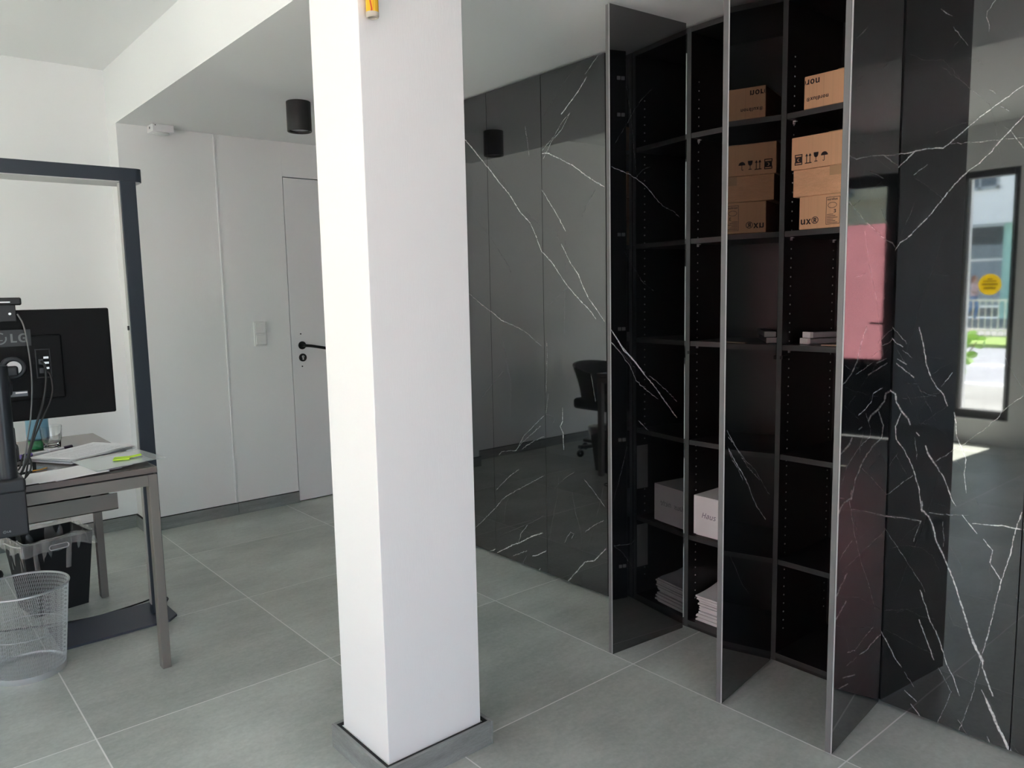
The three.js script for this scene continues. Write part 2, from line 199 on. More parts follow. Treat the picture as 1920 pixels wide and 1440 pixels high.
{ // baseboards of floor tile
  const bm = skirtMat, bb = (name, label, segs) => { const b = struct(name, label, 'baseboard'); for (const [a, j] of segs) { mesh('skirting_tile', ext(...a), bm, b); mesh('joint', ext(...j), blackJoint, b); } };
  const strip = (x0, x1, z0, z1) => [[x0, x1, 0, 0.074, z0, z1], [x0, x1, 0.074, 0.0775, z0, z1]];
  bb('baseboard_back', 'grey tile skirting under the back wall', [strip(XB - 0.011, -0.6925, 0, 0.011), strip(-0.6905, -0.283, 0, 0.011), strip(0.602, XR, 0, 0.011)]);
  bb('baseboard_left', 'grey tile skirting under the desk wall and its return', [strip(XB - 0.011, XB, -0.169, 0), strip(XB - 0.8, XB, -0.18, -0.169), strip(XB - 1.602, XB - 0.802, -0.18, -0.169), strip(XB - 2.404, XB - 1.604, -0.18, -0.169), strip(XW, XB - 2.406, -0.18, -0.169)]);
}
{ // pillar with tiled skirting
  const x0 = -1.42, x1 = -1.10, z0 = 2.745, z1 = 3.005, p = struct('pillar', 'white square pillar with grey tile skirting', 'pillar');
  mesh('shaft', rext(x0, x1, 0, H_LOW, z0, z1, 0.002), paint, p);
  const o = 0.027, i = 0.016, h = 0.073;
  mesh('joint', mergeGeometries([ext(x0 - i, x0 - 0.006, 0, h - 0.002, z0 - i, z1 + i), ext(x1 + 0.006, x1 + i, 0, h - 0.002, z0 - i, z1 + i), ext(x0 - 0.006, x1 + 0.006, 0, h - 0.002, z1 + 0.006, z1 + i), ext(x0 - 0.006, x1 + 0.006, 0, h - 0.002, z0 - i, z0 - 0.006)]), blackJoint, p);
  mesh('paint_edge', ext(x0 - 0.006, x1 + 0.006, 0, h - 0.006, z0 - 0.006, z1 + 0.006), paint, p);
  for (const a of [[x0 - o, x0 - i, z0 - o, z1 + o], [x1 + i, x1 + o, z0 - o, z1 + o], [x0 - i, x1 + i, z1 + i, z1 + o], [x0 - i, x1 + i, z0 - o, z0 - i]]) mesh('skirting_tile', rext(a[0], a[1], 0, h, a[2], a[3], 0.001), skirtMat, p);
}
// ---------------------------------------------------------------- street wall with windows
const filmMat = M({ color: lin(1.0, 0.66, 0.71), roughness: 1, transmission: 0.85, thickness: 0 });
const openings = [
  { z0: 1.0, z1: 2.0, y0: 0.24, y1: 2.45, kind: 'window' }, { z0: 2.115, z1: 2.575, y0: 0.21, y1: 2.28, kind: 'window' },
  { z0: 3.7, z1: 4.5, y0: 0.24, y1: 2.45, kind: 'window' }, { z0: 4.6, z1: 5.6, y0: 0.0, y1: 2.3, kind: 'door' }];  // the window here is unseen, added to brighten pillar and open cabinets
{
  const parts = []; let z = -0.18;
  for (const o of openings) {
    parts.push(ext(XW - 0.35, XW, 0, H_HIGH, z, o.z0)); z = o.z1;
    parts.push(ext(XW - 0.35, XW, o.y1, H_HIGH, o.z0, o.z1)); if (o.y0 > 0) parts.push(ext(XW - 0.35, XW, 0, o.y0, o.z0, o.z1));
  }
  parts.push(ext(XW - 0.35, XW, 0, H_HIGH, z, ZE));
  struct('wall_street', 'white window wall towards the street', 'wall', mergeGeometries(parts), paint);
  openings.forEach((o, k) => {
    const isDoor = o.kind === 'door', w = struct((isDoor ? 'door_' : 'window_') + (isDoor ? 2 : k + 1), isDoor ? 'glazed street door with a pink film on its glass' : ['tall window beside the desk', 'narrow glazed sidelight with a round yellow sticker', 'unseen tall window added opposite the open cabinets to brighten them'][k], isDoor ? 'door' : 'window');
    const f = isDoor ? 0.14 : 0.06, bot = isDoor ? 0.70 : o.y0 + 0.07, top = isDoor ? 2.2 : o.y1 - 0.06, xa = XW - 0.13, xb = XW - 0.05;
    for (const a of [[o.z0, o.z0 + f, o.y0, o.y1], [o.z1 - f, o.z1, o.y0, o.y1], [o.z0 + f, o.z1 - f, o.y0, bot], [o.z0 + f, o.z1 - f, top, o.y1]]) mesh('window_frame', rext(xa, xb, a[2] === 0 ? 0.004 : a[2], a[3], a[0], a[1], 0.004), frameGrey, w);
    mesh('glazing_bead', mergeGeometries([ext(xb, xb + 0.008, bot, top, o.z0 + f - 0.018, o.z0 + f - 0.006), ext(xb, xb + 0.008, bot, top, o.z1 - f + 0.006, o.z1 - f + 0.018)]), doorEdge, w);
    mesh('glass_pane', ext(XW - 0.093, XW - 0.087, bot, top, o.z0 + f, o.z1 - f), glassPane, w);
    if (isDoor) {
      mesh('pink_film', ext(XW - 0.0862, XW - 0.0855, bot, 1.885, o.z0 + f, o.z1 - f), filmMat, w);
      mesh('door_handle', mergeGeometries([ext(xb, xb + 0.012, 0.95, 1.09, o.z0 + f - 0.05, o.z0 + f - 0.02), tube([[xb + 0.01, 1.021, o.z0 + f - 0.035], [xb + 0.055, 1.021, o.z0 + f - 0.035], [xb + 0.06, 1.021, o.z0 + f + 0.0], [xb + 0.06, 1.021, o.z0 + f + 0.085]], 0.010, 24, 10)]), black, w);
    }
    if (k === 1) {
      const s = mesh('sticker', cyl(0.088, 0.088, 0.001, 0, 0, 0, 48).rotateZ(Math.PI / 2), M({ color: lin(0.95, 0.80, 0.02), roughness: 0.7, transmission: 0.45, thickness: 0 }), w, XW - 0.0865, 1.34, 2.362);
      mesh('print_line', mergeGeometries([[0.045, 0.02, 0.010], [0.028, 0.05, 0.010], [0.002, 0.06, 0.016], [-0.03, 0.045, 0.016]].map(([y, hw, t]) => ext(0.0006, 0.0012, y - t / 2, y + t / 2, -hw, hw))), M({ color: lin(0.35, 0.27, 0.02), roughness: 0.8 }), s);
    }
  });
}
// ---------------------------------------------------------------- tall cabinets with black marble fronts
const Z_CAB = 1.335, PITCH = 0.392, D_TOP = 2.318, D_BOT = 0.012, shelfTops = [1.935, 1.545, 1.155, 0.767, 0.382];
function marbleDoor(parent, mat, stripMat = blackJoint) { // origin at the hinge edge on the outer face; free edge towards -z local, thickness towards +x
  const g = new THREE.Group(); g.name = 'door'; parent.add(g); const W = 0.3885, h = D_TOP - D_BOT;
  const face = cuboid(0.0042, h, W, 0.0021, D_BOT + h / 2, -W / 2);
  mesh('marble_face', face, mat, g);
  mesh('core_panel', rext(0.0052, 0.0205, D_BOT, D_TOP, -W, 0, 0.0008), doorEdge, g);
  mesh('adhesive_line', ext(0.0042, 0.0052, D_BOT + 0.001, D_TOP - 0.001, -W + 0.0015, -0.0015), blackJoint, g);
  mesh('edge_strip', mergeGeometries([ext(0.0003, 0.0042, D_BOT, D_TOP, -W - 0.0006, -W), ext(0.0003, 0.0042, D_BOT, D_TOP, 0, 0.0006)]), stripMat, g);
  mesh('inner_lining', ext(0.0205, 0.0212, D_BOT + 0.002, D_TOP - 0.002, -W + 0.002, -0.002), inside, g);
  return g;
}
const hingeGeo = mergeGeometries([rbox(0.005, 0.014, 0.014, 0.001, 0.0235, 0, -0.036), rbox(0.007, 0.014, 0.014, 0.001, 0.0245, 0, -0.017)]);
function hinges(door) { for (const y of [2.21, 2.066, 1.585, 1.194, 0.72, 0.16]) mesh('hinge', hingeGeo, brightMetal, door, 0, y, 0); }
const pinDots = (z, dir) => { const a = []; for (let y = 0.11; y < 2.13; y += 0.032) for (const x of [0.068, 0.362]) { if (shelfTops.some(s => Math.abs(s - 0.009 - y) < 0.013)) continue; a.push(new THREE.CylinderGeometry(0.0027, 0.0027, 0.0016, 8).rotateX(Math.PI / 2).translate(x, y, z + dir * 0.0006)); } return mergeGeometries(a); };
const supportGeo = mergeGeometries([ext(-0.006, 0.006, -0.0225, -0.0195, 0, 0.010), ext(-0.006, 0.006, -0.030, -0.0195, 0, 0.002)]);
const cabinets = [];
const cabLabels = ['marble-fronted tall cabinet next to the passage, behind the pillar', 'closed marble cabinet just right of the white pillar', 'closed marble cabinet between the pillar side and the leftmost open door', 'open cabinet behind the leftmost open marble door', 'open cabinet holding the handwritten paper stacks', 'open cabinet holding the cardboard boxes', 'closed marble cabinet right of the rightmost open door', 'closed marble cabinet at the right edge of the picture'];
for (let k = 0; k < 17; k++) {
  const z0 = Z_CAB + k * PITCH, open = k >= 3 && k <= 5, c = thing('tall_cabinet', cabLabels[k] || `closed marble cabinet beyond the right edge, ${['ninth', 'tenth', 'eleventh', 'twelfth', 'thirteenth', 'fourteenth', 'fifteenth', 'sixteenth', 'seventeenth'][k - 8]} from the passage`, 'cabinet', 0, 0, z0, 0, k > 7 ? 'cabinets beyond the right edge' : undefined);
  cabinets.push(c); const mat = marbleMats['P' + k] || spareMarble[k % 3];
  if (!open) {
    mesh('carcass', ext(0.022, 0.395, 0.0, 2.316, 0.0006, PITCH - 0.0006), inside, c);
    const d = marbleDoor(c, mat); d.position.set(0, 0, PITCH - 0.0018);
  } else {
    mesh('side_panel', rext(0.0215, 0.395, 0.0, 2.316, 0.0032, 0.0222, 0.001), inside, c);
    mesh('edge_band', ext(0.0205, 0.0216, 0.0, 2.316, 0.0036, 0.0218), edgeBand, c);
    if (k > 3) { mesh('side_panel', rext(0.0215, 0.395, 0.0, 2.316, 0.3708, 0.3898, 0.001), inside, c); mesh('edge_band', ext(0.0205, 0.0216, 0.0, 2.316, 0.3712, 0.3894), edgeBand, c); }
    const zi0 = 0.0222, zi1 = k > 3 ? 0.3708 : 0.3948;
    mesh('back_panel', ext(0.386, 0.395, 0.012, 2.297, zi0, zi1), inside, c);
    mesh('top_panel', ext(0.0215, 0.395, 2.297, 2.316, zi0, zi1), inside, c); mesh('edge_band', ext(0.0205, 0.0216, 2.297, 2.316, zi0, zi1), edgeBand, c);
    mesh('bottom_panel', ext(0.0215, 0.386, 0.0, 0.03, zi0, zi1), inside, c); mesh('edge_band', ext(0.0205, 0.0216, 0.012, 0.030, zi0, zi1), edgeBand, c);
    for (const y of shelfTops) {
      const s = mesh('shelf', ext(0.0245, 0.384, y - 0.019, y, zi0 + 0.0005, zi1 - 0.0005), inside, c); mesh('edge_band', ext(0.0236, 0.0246, y - 0.0188, y - 0.0002, zi0 + 0.0005, zi1 - 0.0005), edgeBand, s);
      for (const x of [0.068, 0.362]) mesh('shelf_support', supportGeo, brightMetal, s, x, y, zi0);
    }
    const pins = mesh('pin_holes', k > 3 ? mergeGeometries([pinDots(zi0, 1), pinDots(zi1, -1)]) : pinDots(zi0, 1), brightMetal, c); pins.userData.kind = 'stuff';
    mesh('door_catch', rext(0.006, 0.05, 1.106, 1.118, zi0, zi0 + 0.012, 0.002), black, c);
    const d = marbleDoor(c, mat, slabEdge), zf = [2.9343, 3.3138, 3.7046][k - 3], m = [0.089, -0.151, -0.110][k - 3];
    d.position.set(-0.008, 0, zf - 0.008 * m - z0); d.rotation.y = Math.PI / 2 - Math.atan(m); if (k === 3) { d.position.x = -0.021; d.position.z = zf - 0.021 * m - z0; d.scale.z = 0.967; } hinges(d);
    if (k === 4) for (const [y0, y1] of [[0.50, 0.69], [0.15, 0.34]]) mesh('paper_note', ext(0.025, 0.085, y0, y1, 0.3702, 0.3707), paper, c);
  }
}
mesh('cabinet_end_panel', ext(-0.0, 0.395, 0.0, 2.316, Z_CAB - 0.022, Z_CAB - 0.0005), edgeBand).userData = { label: 'dark side panel closing the cabinet row behind the pillar', category: 'panel' };
// ---------------------------------------------------------------- contents of the open cabinets
const cardTex = noiseTex(512, [[6, 10], [24, 8], [128, 14, 1, 1], [256, 12]], v => [224 + v, 178 + v * 0.9, 138 + v * 0.8]);
const card = M({ map: cardTex, roughness: 0.85 });
function carton(label, x0, x1, y0, y1, z0, z1, draw, turn = 0) {
  const w = z1 - z0, h = y1 - y0, d = x1 - x0, g = thing('cardboard_box', label, 'box', (x0 + x1) / 2, y0, (z0 + z1) / 2, turn, 'cardboard boxes in the open cabinet');
  mesh('body', rbox(d, h, w, 0.003, 0, h / 2, 0), card, g);
  mesh('tape', rext(-d * 0.5 - 0.0004, d * 0.5 + 0.0004, h - 0.03, h + 0.0006, -0.024, 0.024, 0.0002), M({ color: lin(0.55, 0.36, 0.20), roughness: 0.22 }), g);
  if (draw) {
    const px = 900, t = canvasTex(Math.round(w * px * 1.6), Math.round(h * px * 1.6), (c, W, H) => { c.fillStyle = 'rgb(224,178,138)'; c.fillRect(0, 0, W, H); for (let i = 0; i < 60; i++) { c.fillStyle = `rgba(${rnd() < 0.5 ? '150,112,80' : '225,185,150'},0.05)`; c.fillRect(rnd() * W, 0, rr(1, 8), H); } c.fillStyle = c.strokeStyle = 'rgb(38,26,30)'; draw(c, W, H, W / w); });
    const f = new THREE.PlaneGeometry(w - 0.006, h - 0.005).rotateY(-Math.PI / 2);
    mesh('printed_face', f, M({ map: t, roughness: 0.8 }), g, -d / 2 - 0.0005, h / 2, 0);
  }
  return g;
}
function logo(c, s, size, x, y, flip) { c.save(); c.translate(x, y); if (flip) c.rotate(Math.PI); c.font = `bold ${Math.round(size)}px sans-serif`; c.textBaseline = 'alphabetic'; c.fillText(s, 0, 0); c.restore(); }
carton('cardboard box on the top shelf, printed upside down', 0.026, 0.33, 1.935, 2.041, 3.376, 3.655, (c, W, H, k) => { // x to the right is +z
  logo(c, 'nordlux', 0.030 * k, 0.054 * k, 0.010 * k, true);
  logo(c, 'nordlux®', 0.0175 * k, 0.085 * k, H - 0.036 * k, true);
});
carton('uppermost of three stacked boxes, with arrow, glass and umbrella symbols', 0.024, 0.36, 1.744, 1.851, 3.336, 3.645, (c, W, H, k) => {
  const Y = y => H - (y - 1.744) * k, X = z => (z - 3.336) * k; c.lineWidth = 0.003 * k;
  c.strokeRect(X(3.348), Y(1.792), 0.025 * k, 0.008 * k); c.strokeRect(X(3.348), Y(1.766), 0.025 * k, 0.007 * k); c.fillRect(X(3.348), Y(1.782), 0.026 * k, 0.015 * k);
  c.fillStyle = 'rgb(224,178,138)'; c.beginPath(); c.arc(X(3.362), Y(1.7745), 0.006 * k, 0, 6.3); c.fill(); c.fillStyle = 'rgb(38,26,30)'; c.beginPath(); c.arc(X(3.364), Y(1.7745), 0.0045 * k, 0, 6.3); c.fill();
  for (const z of [3.39, 3.402]) { c.fillRect(X(z) - 0.0013 * k, Y(1.786), 0.0026 * k, 0.026 * k); c.beginPath(); c.moveTo(X(z) - 0.005 * k, Y(1.784)); c.lineTo(X(z), Y(1.793)); c.lineTo(X(z) + 0.005 * k, Y(1.784)); c.fill(); } c.fillRect(X(3.384), Y(1.762), 0.024 * k, 0.003 * k);
  c.beginPath(); c.moveTo(X(3.415), Y(1.793)); c.lineTo(X(3.432), Y(1.793)); c.quadraticCurveTo(X(3.432), Y(1.776), X(3.4235), Y(1.776)); c.quadraticCurveTo(X(3.415), Y(1.776), X(3.415), Y(1.793)); c.fill(); c.fillRect(X(3.4225), Y(1.777), 0.002 * k, 0.014 * k); c.fillRect(X(3.418), Y(1.764), 0.011 * k, 0.0025 * k);
  c.beginPath(); c.arc(X(3.453), Y(1.779), 0.012 * k, Math.PI, 0); c.fill(); c.lineWidth = 0.0018 * k; c.beginPath(); c.moveTo(X(3.453), Y(1.779)); c.lineTo(X(3.453), Y(1.764)); c.arc(X(3.4505), Y(1.764), 0.0025 * k, 0, Math.PI); c.stroke();
});
carton('plain flat middle box of the three stacked boxes', 0.027, 0.36, 1.6545, 1.7435, 3.343, 3.648);
carton('lowest of three stacked boxes, with a printed label', 0.026, 0.35, 1.5455, 1.654, 3.368, 3.64, (c, W, H, k) => {
  const Y = y => H - (y - 1.5455) * k, X = z => (z - 3.368) * k;
  logo(c, 'ux®', 0.034 * k, X(3.3695), Y(1.5605)); c.lineWidth = 0.0012 * k; c.strokeRect(X(3.463), Y(1.645), 0.047 * k, 0.09 * k);
  logo(c, 'nordlux', 0.010 * k, X(3.466), Y(1.634)); c.beginPath(); c.ellipse(X(3.484), Y(1.618), 0.015 * k, 0.009 * k, 0, 0, 6.3); c.stroke(); logo(c, '3', 0.016 * k, X(3.489), Y(1.592));
  for (let i = 0; i < 6; i++) c.fillRect(X(3.466), Y(1.588 - i * 0.0055), (0.022 + 0.015 * ((i * 7) % 3) / 2) * k, 0.0014 * k);
});
{ // white plastic profiles on the middle shelf
  const gm = M({ color: lin(0.33, 0.33, 0.35), roughness: 0.5 });
  [['lower white-capped plastic profile on the middle shelf', 3.337, 1.1555, 0.095], ['upper white-capped plastic profile lying on another', 3.345, 1.1775, 0.098]].forEach(([l, z, y, x]) => {
    const g = thing('plastic_profile', l, 'profile', x, y, z + 0.018, -0.38);
    mesh('rail', rext(0.012, 0.25, 0, 0.019, -0.018, 0.018, 0.002), gm, g); mesh('end_cap', rext(0, 0.014, 0, 0.0205, -0.019, 0.022, 0.002), paper, g);
  });
  const w = thing('wooden_stick', 'thin beige stick beside the plastic profiles', 'stick', 0.06, 1.1555, 3.44, -1.2); mesh('stick', rext(0, 0.14, 0, 0.004, -0.006, 0.006, 0.001), M({ color: lin(0.62, 0.50, 0.36), roughness: 0.7 }), w);
}
function sheets(g, n, x0, x1, z0, z1, y0, y1, jx, jz, curl = 0) {
  const t = (y1 - y0) / n; for (let i = 0; i < n; i++) {
    const geo = new THREE.BoxGeometry(x1 - x0, t * 0.86, z1 - z0, 10, 1, 1), dx = rr(-jx, jx), dz = rr(-jz, jz), c = curl * Math.pow((i + 1) / n, 6), p = geo.attributes.position;
    for (let k = 0; k < p.count; k++) { const u = p.getX(k) / (x1 - x0) + 0.5; p.setY(k, p.getY(k) + c * Math.pow(u, 2.2)); } geo.computeVertexNormals();
    mesh('sheet_bundle', geo, paper, g, (x0 + x1) / 2 + dx, y0 + t * (i + 0.5), (z0 + z1) / 2 + dz);
  }
}
function inked(w, h, draw) { return canvasTex(512, Math.round(512 * h / w), (c, W, H) => { c.fillStyle = 'rgb(233,232,235)'; c.fillRect(0, 0, W, H); c.fillStyle = 'rgba(95,92,110,0.95)'; c.strokeStyle = 'rgba(95,92,110,0.95)'; draw(c, W, H); }); }
{
  const g = thing('paper_stack', 'tall paper stack with handwritten cover sheet on the lower shelf', 'paper stack');
  sheets(g, 9, 0.045, 0.27, 2.945, 3.165, 0.382, 0.545, 0.005, 0.005);
  const t = inked(0.226, 0.155, (c, W, H) => { c.font = 'italic 66px sans-serif'; c.save(); c.translate(80, 190); c.rotate(0.03); c.fillText('Haus', 0, 0); c.fillText('nicht', 190, -6); c.restore(); });
  const cov = mesh('cover_sheet', mergeGeometries([ext(0.0335, 0.0342, 0.392, 0.5475, 2.942, 3.168), ext(0.0335, 0.275, 0.5468, 0.5475, 2.942, 3.168)]), paper, g);
  mesh('handwriting', new THREE.PlaneGeometry(0.226, 0.155).rotateY(-Math.PI / 2), M({ map: t, roughness: 0.85 }), cov, 0.0331, 0.4698, 3.055);
}
{
  const g = thing('paper_stack', 'uneven paper stack with curled top sheet on the cabinet bottom', 'paper stack');
  sheets(g, 14, 0.05, 0.26, 2.952, 3.165, 0.0302, 0.135, 0.011, 0.008, 0.035);
  const t = inked(0.2, 0.2, (c, W, H) => { c.font = 'italic 90px sans-serif'; c.save(); c.translate(215, 210); c.rotate(-0.2); c.fillText('Ha', 0, 0); c.restore(); });
  const geo = new THREE.PlaneGeometry(0.2, 0.2, 10, 2).rotateX(-Math.PI / 2).rotateY(-Math.PI / 2), p = geo.attributes.position; for (let k = 0; k < p.count; k++) p.setY(k, 0.036 * Math.pow(p.getX(k) / 0.21 + 0.5, 2.2)); geo.computeVertexNormals();
  mesh('top_sheet', geo, M({ map: t, roughness: 0.85, side: THREE.DoubleSide }), g, 0.157, 0.137, 3.06);
}
{ // white binders in the half-hidden cabinet
  const lab = ['top', 'second', 'third', 'fourth', 'fifth'], spineMat = M({ color: lin(0.80, 0.80, 0.80), roughness: 0.5 });
  const rows = [[1.935, 4], [1.545, 5], [1.155, 4], [0.767, 5], [0.382, 4], [0.03, 5]];
  rows.forEach(([y, n], r) => { for (let i = 0; i < n; i++) {
    const w = rr(0.048, 0.062), h = rr(0.285, 0.305), z = 2.8988 - w / 2 - (i ? 0.004 : 0) - i * 0.066, b = thing('ring_binder', `${['rightmost', 'second', 'third', 'fourth', 'fifth'][i]} white binder${i ? ' from the right' : ''}, ${['top', 'second', 'third', 'fourth', 'fifth', 'bottom'][r]} row of the half-hidden cabinet`, 'binder', 0.0275, y, z, 0, `white binders in row ${r + 1} of the half-hidden cabinet`);
    mesh('cover', mergeGeometries([rext(0, 0.004, 0, h, -w / 2, w / 2, 0.001), rext(0.002, 0.27, 0, h, w / 2 - 0.003, w / 2, 0.001), rext(0.002, 0.27, 0, h, -w / 2, -w / 2 + 0.003, 0.001)]), spineMat, b);
    mesh('pages', ext(0.02, 0.262, 0.006, h - 0.01, -w / 2 + 0.006, w / 2 - 0.010), paper, b); mesh('finger_ring', new THREE.TorusGeometry(0.011, 0.0018, 8, 20).rotateY(Math.PI / 2), steel, b, -0.0003, 0.075, 0);
  } });
}
// ---------------------------------------------------------------- small wall and ceiling fittings
{
  const s = thing('light_switch', 'white double rocker switch beside the flush door', 'switch', -0.486, 1.128, 0), wm = M({ color: lin(0.80, 0.79, 0.78), roughness: 0.35 });
  mesh('frame', rext(-0.0405, 0.0405, -0.077, 0.077, 0, 0.013, 0.004), wm, s);
  for (const y of [-0.036, 0.036]) { const r = mesh('rocker', rbox(0.062, 0.062, 0.008, 0.002, 0, 0, 0), wm, s, 0, y, 0.0155); r.rotation.x = y > 0 ? 0.03 : -0.03; }
  const c = thing('ceiling_spotlight', 'black cylindrical spotlight under the lower ceiling', 'lamp', -0.63, 0, 1.006);
  const bm = M({ color: lin(0.014, 0.013, 0.013), roughness: 0.42 });
  mesh('housing', new THREE.LatheGeometry([[0.0, 2.178], [0.050, 2.178], [0.052, 2.190], [0.052, 2.184], [0.059, 2.1815], [0.0605, 2.1835], [0.0605, 2.326], [0.058, 2.328], [0, 2.328]].map(a => new THREE.Vector2(a[0] === 0 ? 0.0001 : a[0], a[1] === 2.178 ? 2.205 : a[1])), 48), bm, c);
  mesh('lens', cyl(0.051, 0.051, 0.004, 0, 2.196, 0, 40), M({ color: lin(0.5, 0.5, 0.52), roughness: 0.25 }), c);
  const d = thing('motion_sensor', 'white sensor box under the lower ceiling edge', 'sensor', -1.012, 0, 0.0), sm = M({ color: lin(0.80, 0.79, 0.80), roughness: 0.4 });
  mesh('housing', rext(-0.06, 0.055, 2.288, 2.3275, 0.002, 0.105, 0.003), sm, d);
  mesh('lens', new THREE.SphereGeometry(0.045, 24, 10, 0, Math.PI * 2, 0, Math.PI / 2).scale(1, 0.34, 0.9).rotateX(Math.PI).translate(0.0, 2.289, 0.052), M({ color: lin(0.72, 0.72, 0.72), roughness: 0.5 }), d);
  mesh('cable_port', ext(-0.0608, -0.0595, 2.305, 2.317, 0.045, 0.058), black, d); mesh('screw', cyl(0.003, 0.003, 0.002).rotateX(Math.PI / 2), black, d, -0.045, 2.32, 0.1052);
  const y = thing('yellow_tube', 'short yellow tube with red marking hung on the pillar', 'tube', -1.392, 2.036, 3.026), ym = M({ map: canvasTex(256, 256, (g, w, h) => { g.fillStyle = 'rgb(236,178,22)'; g.fillRect(0, 0, w, h); g.strokeStyle = 'rgba(250,210,70,0.8)'; g.lineWidth = 8; for (let i = 0; i < 5; i++) { g.beginPath(); g.moveTo(i * 60 - 20, 256); g.lineTo(i * 60 + 40, 0); g.stroke(); } g.strokeStyle = 'rgb(196,70,30)'; g.lineWidth = 5; for (const x0 of [30, 150, 205]) { g.beginPath(); g.moveTo(x0, 190); for (let k = 1; k < 9; k++) g.lineTo(x0 + (k % 2) * 16 - 4 + k * 2, 190 - k * 9); g.stroke(); } }), roughness: 0.5 });
  mesh('sleeve', new THREE.LatheGeometry([[0.0095, 0.006], [0.0155, 0.008], [0.0158, 0.012], [0.0155, 0.24], [0.0095, 0.24]].map(a => new THREE.Vector2(...a)), 28), ym, y);
  mesh('end_ring', new THREE.LatheGeometry([[0.0105, 0.012], [0.0105, 0.0], [0.0145, 0.0], [0.0162, 0.004], [0.0158, 0.012]].map(a => new THREE.Vector2(...a)), 28), M({ color: lin(0.55, 0.50, 0.42), roughness: 0.5 }), y);
  mesh('bore', cyl(0.0105, 0.0105, 0.004, 0, 0.014, 0, 20), black, y); mesh('hanger', tube([[0, 0.235, 0], [0, 0.262, 0], [0, 0.272, -0.012], [0, 0.274, -0.022]], 0.0016, 16, 8), steel, y);
}
// ---------------------------------------------------------------- desk
const DT = 0.76, deskMat = M({ color: lin(0.17, 0.16, 0.145), roughness: 0.42 }), topMat = M({ map: noiseTex(512, [[3, 8, 1, 6], [8, 8, 1, 10], [128, 6, 1, 3], [256, 6]], v => [106 + v, 98 + v, 95 + v]), roughness: 0.22, ior: 1.6 });
{
  const d = thing('desk', 'taupe metal-framed office desk with brown top', 'desk', -2.441, 0, 1.365), zf = 0.48, X = 0.79, fl = DT - 0.027;
  mesh('table_top', rext(-X, X, DT - 0.022, DT, -zf - 0.005, zf + 0.005, 0.003), topMat, d);
  mesh('spacer', ext(-X + 0.01, X - 0.01, fl, DT - 0.022, -zf + 0.01, zf - 0.01), blackJoint, d);
  for (const sx of [-1, 1]) for (const sz of [-1, 1]) mesh('leg', rext(sx * X - (sx > 0 ? 0.031 : 0), sx * X + (sx > 0 ? 0 : 0.031), 0.0, fl, sz * zf - (sz > 0 ? 0.04 : 0), sz * zf + (sz > 0 ? 0 : 0.04), 0.002), deskMat, d);
  for (const sz of [-1, 1]) mesh('rail', rext(-X + 0.031, X - 0.031, fl - 0.041, fl, sz * zf - (sz > 0 ? 0.03 : 0), sz * zf + (sz > 0 ? 0 : 0.03), 0.002), deskMat, d);
  for (const sx of [-1, 1]) mesh('rail', rext(sx * X - (sx > 0 ? 0.031 : 0), sx * X + (sx > 0 ? 0 : 0.031), fl - 0.041, fl, -zf + 0.04, zf - 0.04, 0.002), deskMat, d);
  const tr = mesh('cable_tray', mergeGeometries([ext(-0.66, 0.697, 0.582, 0.643, 0.282, 0.285), ext(-0.66, 0.697, 0.582, 0.585, 0.15, 0.285), ext(-0.66, 0.697, 0.582, 0.625, 0.147, 0.15)]), deskMat, d);
  mesh('tray_bracket', mergeGeometries([-0.4, 0.61].map(x => ext(x, x + 0.03, 0.60, fl, 0.24, 0.279))), deskMat, tr);
}
